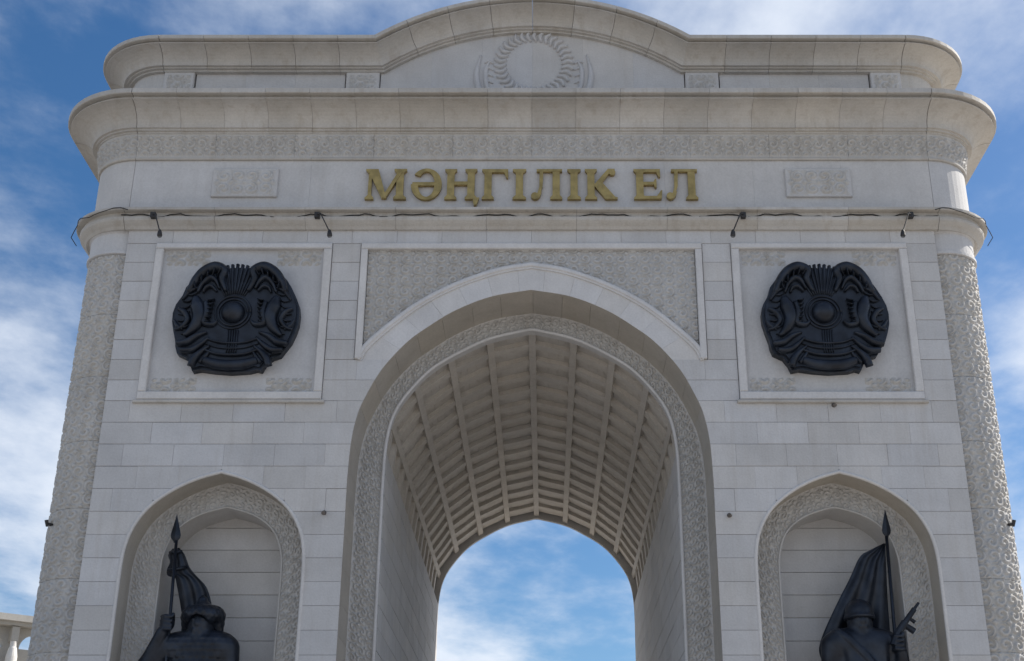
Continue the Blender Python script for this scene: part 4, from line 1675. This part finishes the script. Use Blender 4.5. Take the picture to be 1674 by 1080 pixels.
sd_obj('figure', warrior, (-1.4, -0.75, -0.1), (1.1, 0.75, 4.5), 0.026, wl_)
sd_obj('fur_hat', fur_hat, (-0.5, -0.5, 3.6), (0.5, 0.5, 4.45), 0.025, wl_)
sd_obj('hat_crown', cone_crown, (-0.35, -0.35, 3.9), (0.35, 0.4, 4.65), 0.025, wl_)
mb = MB()
mb.tube([(-0.47, -0.28, 0.0), (-0.51, -0.2, 3.2), (-0.545, -0.14, 4.0), (-0.63, 0.0, 5.5)], 0.03, 8)
mb.build('spear_shaft', M['bronze'], wl_, smooth=True)
spearhead(-0.645, 0.0, 5.46, 6.02, 0.095, wl_, -0.03)
cloth('furled_banner', [(-0.710, 5.38), (-0.790, 5.26), (-0.745, 5.13), (-0.790, 4.98), (-0.765, 4.88), (-0.630, 4.85), (-0.570, 4.68), (-0.510, 4.45), (-0.450, 4.2), (-0.390, 4.0)],
      [(-0.590, 5.39), (-0.490, 5.28), (-0.410, 5.1), (-0.330, 4.98), (-0.190, 4.84), (-0.050, 4.70), (0.050, 4.5), (0.110, 4.3), (0.130, 4.15), (0.110, 4.0)], wl_, amp=0.04, y0=0.14, folds=5, nu=18, thick=0.10, ydrop=0.12)
for p_, q_ in (((-0.750, 0.08, 5.30), (-0.530, 0.08, 5.32)), ((-0.750, 0.08, 4.96), (-0.410, 0.08, 5.02))):
    mb = MB()
    mb.tube([p_, ((p_[0] + q_[0]) / 2, 0.0, (p_[2] + q_[2]) / 2 - 0.03), q_], 0.03, 6)
    mb.build('banner_tie', M['bronze'], wl_, smooth=True)
MB().bevbox(-1.0, 1.0, -0.62, 0.62, -0.25, 0.02, 0.03).build('plinth', M['bronze'], wl_)

# ------------------------------------------------------------------ fixtures on the facade
lamp_labels = ['small bracket floodlight hanging from the ledge near the left corner column',
               'small bracket floodlight on the ledge between left emblem and arch panel',
               'small bracket floodlight on the ledge between arch panel and right emblem',
               'small bracket floodlight hanging from the ledge near the right corner column']
first = None
for i, (xa, xb) in enumerate(((-7.66, -7.33), (-4.34, -3.97), (4.29, 3.98), (7.68, 7.34))):
    fl = empty('floodlight', (xa, -0.30, 14.62))
    dx = xb - xa
    mb = MB()
    mb.box(-0.05, 0.05, -0.05, 0.06, -0.06, 0.05)
    mb.build('bracket', M['dark'], fl)
    mb = MB()
    mb.tube([(0, -0.04, 0.0), (dx * 0.25, -0.16, -0.04), (dx * 0.95, -0.42, -0.60)], 0.013, 6)
    mb.build('arm', M['dark'], fl)
    mb = MB()
    mb.tube([(dx * 0.95, -0.42, -0.56), (dx * 0.95, -0.42, -0.61), (dx * 0.97, -0.42, -0.68), (dx * 0.98, -0.41, -0.70)], [0.022, 0.042, 0.052, 0.048], 12)
    hd = mb.build('lamp_head', M['dark'], fl)
    mb = MB()
    mb.tube([(dx * 0.98, -0.41, -0.702), (dx * 0.985, -0.41, -0.71)], [0.042, 0.042], 12)
    mb.build('lens', M['glass'], hd)
    tag(fl, lamp_labels[i], 'floodlight', 'floodlights along the ledge')

# cable sagging along the ledge groove, and the loops at the corners
mb = MB()
pts = []
x = -8.35
while x < 8.36:
    dip = math.sin(x * 5.1 + 1.3 * math.sin(x * 1.7)) + 0.6 * math.sin(x * 11.0)
    pts.append((x, -0.19 - random.uniform(0, 0.02), 14.665 + 0.035 * max(-1.0, min(1.0, dip)) + random.uniform(-0.006, 0.006)))
    x += 0.11
mb.tube(pts, 0.012, 6)
cab = mb.build('cable', M['cable'])
tag(cab, 'black cable sagging along the groove of the ledge under the lettering', 'cable')
for sgn, lab in ((-1, 'thin black cable looping round the left corner of the ledge'), (1, 'thin black cable looping round the right corner of the ledge')):
    mb = MB()
    pts = []
    for k in range(15):
        a = R(-4 + 92 * k / 14)
        rr = RC + 0.315 + 0.02 * math.sin(k * 1.7)
        sag = 0.05 * math.sin(k * 0.9)
        if k > 10:
            rr += 0.025 * (k - 10) * (1 if k < 13 else 0.3)
            sag -= 0.04 * (k - 10)
        pts.append((sgn * ((HX - RC) + rr * math.sin(a)), RC - rr * math.cos(a), 14.74 + sag))
    mb.tube(pts, 0.009, 6)
    c_ = mb.build('corner_cable', M['cable'], None, True)
    tag(c_, lab, 'cable')

# small dark anchors on the wall
for x, z, lab in ((-3.83, 8.49, 'tiny dark wall lamp between left niche and main opening'),
                  (3.70, 8.44, 'tiny dark wall lamp between main opening and right niche'),
                  (5.83, 10.62, 'tiny dark lamp under the sill of the right emblem panel')):
    fx = empty('wall_lamp', (x, -0.005, z))
    mb = MB()
    mb.tube([(0, 0.01, 0), (0, -0.03, 0)], [0.042, 0.04], 12)
    mb.build('base', M['lamp_grey'], fx)
    mb = MB()
    mb.tube([(0, -0.03, 0), (0, -0.09, -0.02), (0, -0.12, -0.04)], [0.025, 0.033, 0.036], 10)
    mb.build('head', M['lamp_grey'], fx)
    tag(fx, lab, 'lamp', 'small wall lamps')
for sgn, lab in ((-1, 'small dark spotlight on the outer side of the left corner column'), (1, 'small dark spotlight on the outer side of the right corner column')):
    fx = empty('spotlight', (sgn * 9.03, 0.28, 8.35))
    mb = MB()
    mb.tube([(-sgn * 0.10, 0.1, 0), (sgn * 0.02, -0.02, 0.0)], [0.03, 0.03], 8)
    mb.build('bracket', M['dark'], fx)
    mb = MB()
    mb.tube([(sgn * 0.02, -0.02, -0.05), (sgn * 0.03, -0.03, 0.02), (sgn * 0.04, -0.04, 0.07)], [0.02, 0.032, 0.036], 10)
    mb.build('head', M['dark'], fx)
    tag(fx, lab, 'spotlight', 'column spotlights')

# ------------------------------------------------------------------ arcade in the background at lower left
arc = empty('arcade', (-19.80, 26.3, -0.12))
arc.rotation_euler = (0, 0, R(36))
tag(arc, 'pale arcade with half-round openings far behind the left column', 'arcade')
BAY = 1.92
NB0, NB1 = -6, 5
ATOP = 12.1
xs0, xs1 = NB0 * BAY, NB1 * BAY
# wall sheet with lunettes, given depth
for b in range(NB0, NB1):
    xa, xb = b * BAY, (b + 1) * BAY
    cxm = xa + 0.06 + BAY / 2
    r_ = 0.67
    lun = [(cxm + r_ * math.cos(t), 10.95 + 0.60 * math.sin(t)) for t in np.linspace(0, math.pi, 17)]
    outer = [(xa + 0.004, 0.0), (xb - 0.004, 0.0), (xb - 0.004, 11.72), (xa + 0.004, 11.72)]
    tri = tessellate_polygon([[Vector((p[0], p[1], 0)) for p in outer], [Vector((p[0], p[1], 0)) for p in lun]])
    pts = outer + lun
    n = len(pts)
    v = [(p[0], 0, p[1]) for p in pts] + [(p[0], 0.35, p[1]) for p in pts]
    f = [tuple(t) for t in tri] + [tuple(n + i for i in t[::-1]) for t in tri]
    f += [(0, 1, n + 1, n), (1, 2, n + 2, n + 1), (2, 3, n + 3, n + 2), (3, 0, n, n + 3)]
    m = len(lun)
    f += [(4 + i, 4 + (i + 1) % m, n + 4 + (i + 1) % m, n + 4 + i) for i in range(m)]
    MB().add(v, f).build('bay_wall', M['arcade'], arc)
    mb = MB()
    xc = xa + 0.06
    mb.tube([(xc, -0.30, z) for z in (0, 0.3, 0.31, 10.6, 10.9, 10.95, 11.15)], [0.36, 0.36, 0.27, 0.21, 0.15, 0.12, 0.12], 18)
    mb.build('column', M['arcade_white'], arc, smooth=False)
    MB().bevbox(xc - 0.14, xc + 0.14, -0.40, 0.0, 11.15, 11.70, 0.02).build('console', M['arcade'], arc)
MB().box(xs0, xs1, -0.45, 0.55, 11.725, 11.86).build('cornice', M['arcade'], arc)
MB().box(xs0 - 0.1, xs1 + 0.1, -0.62, 0.6, 11.863, ATOP).build('cornice', M['arcade'], arc)
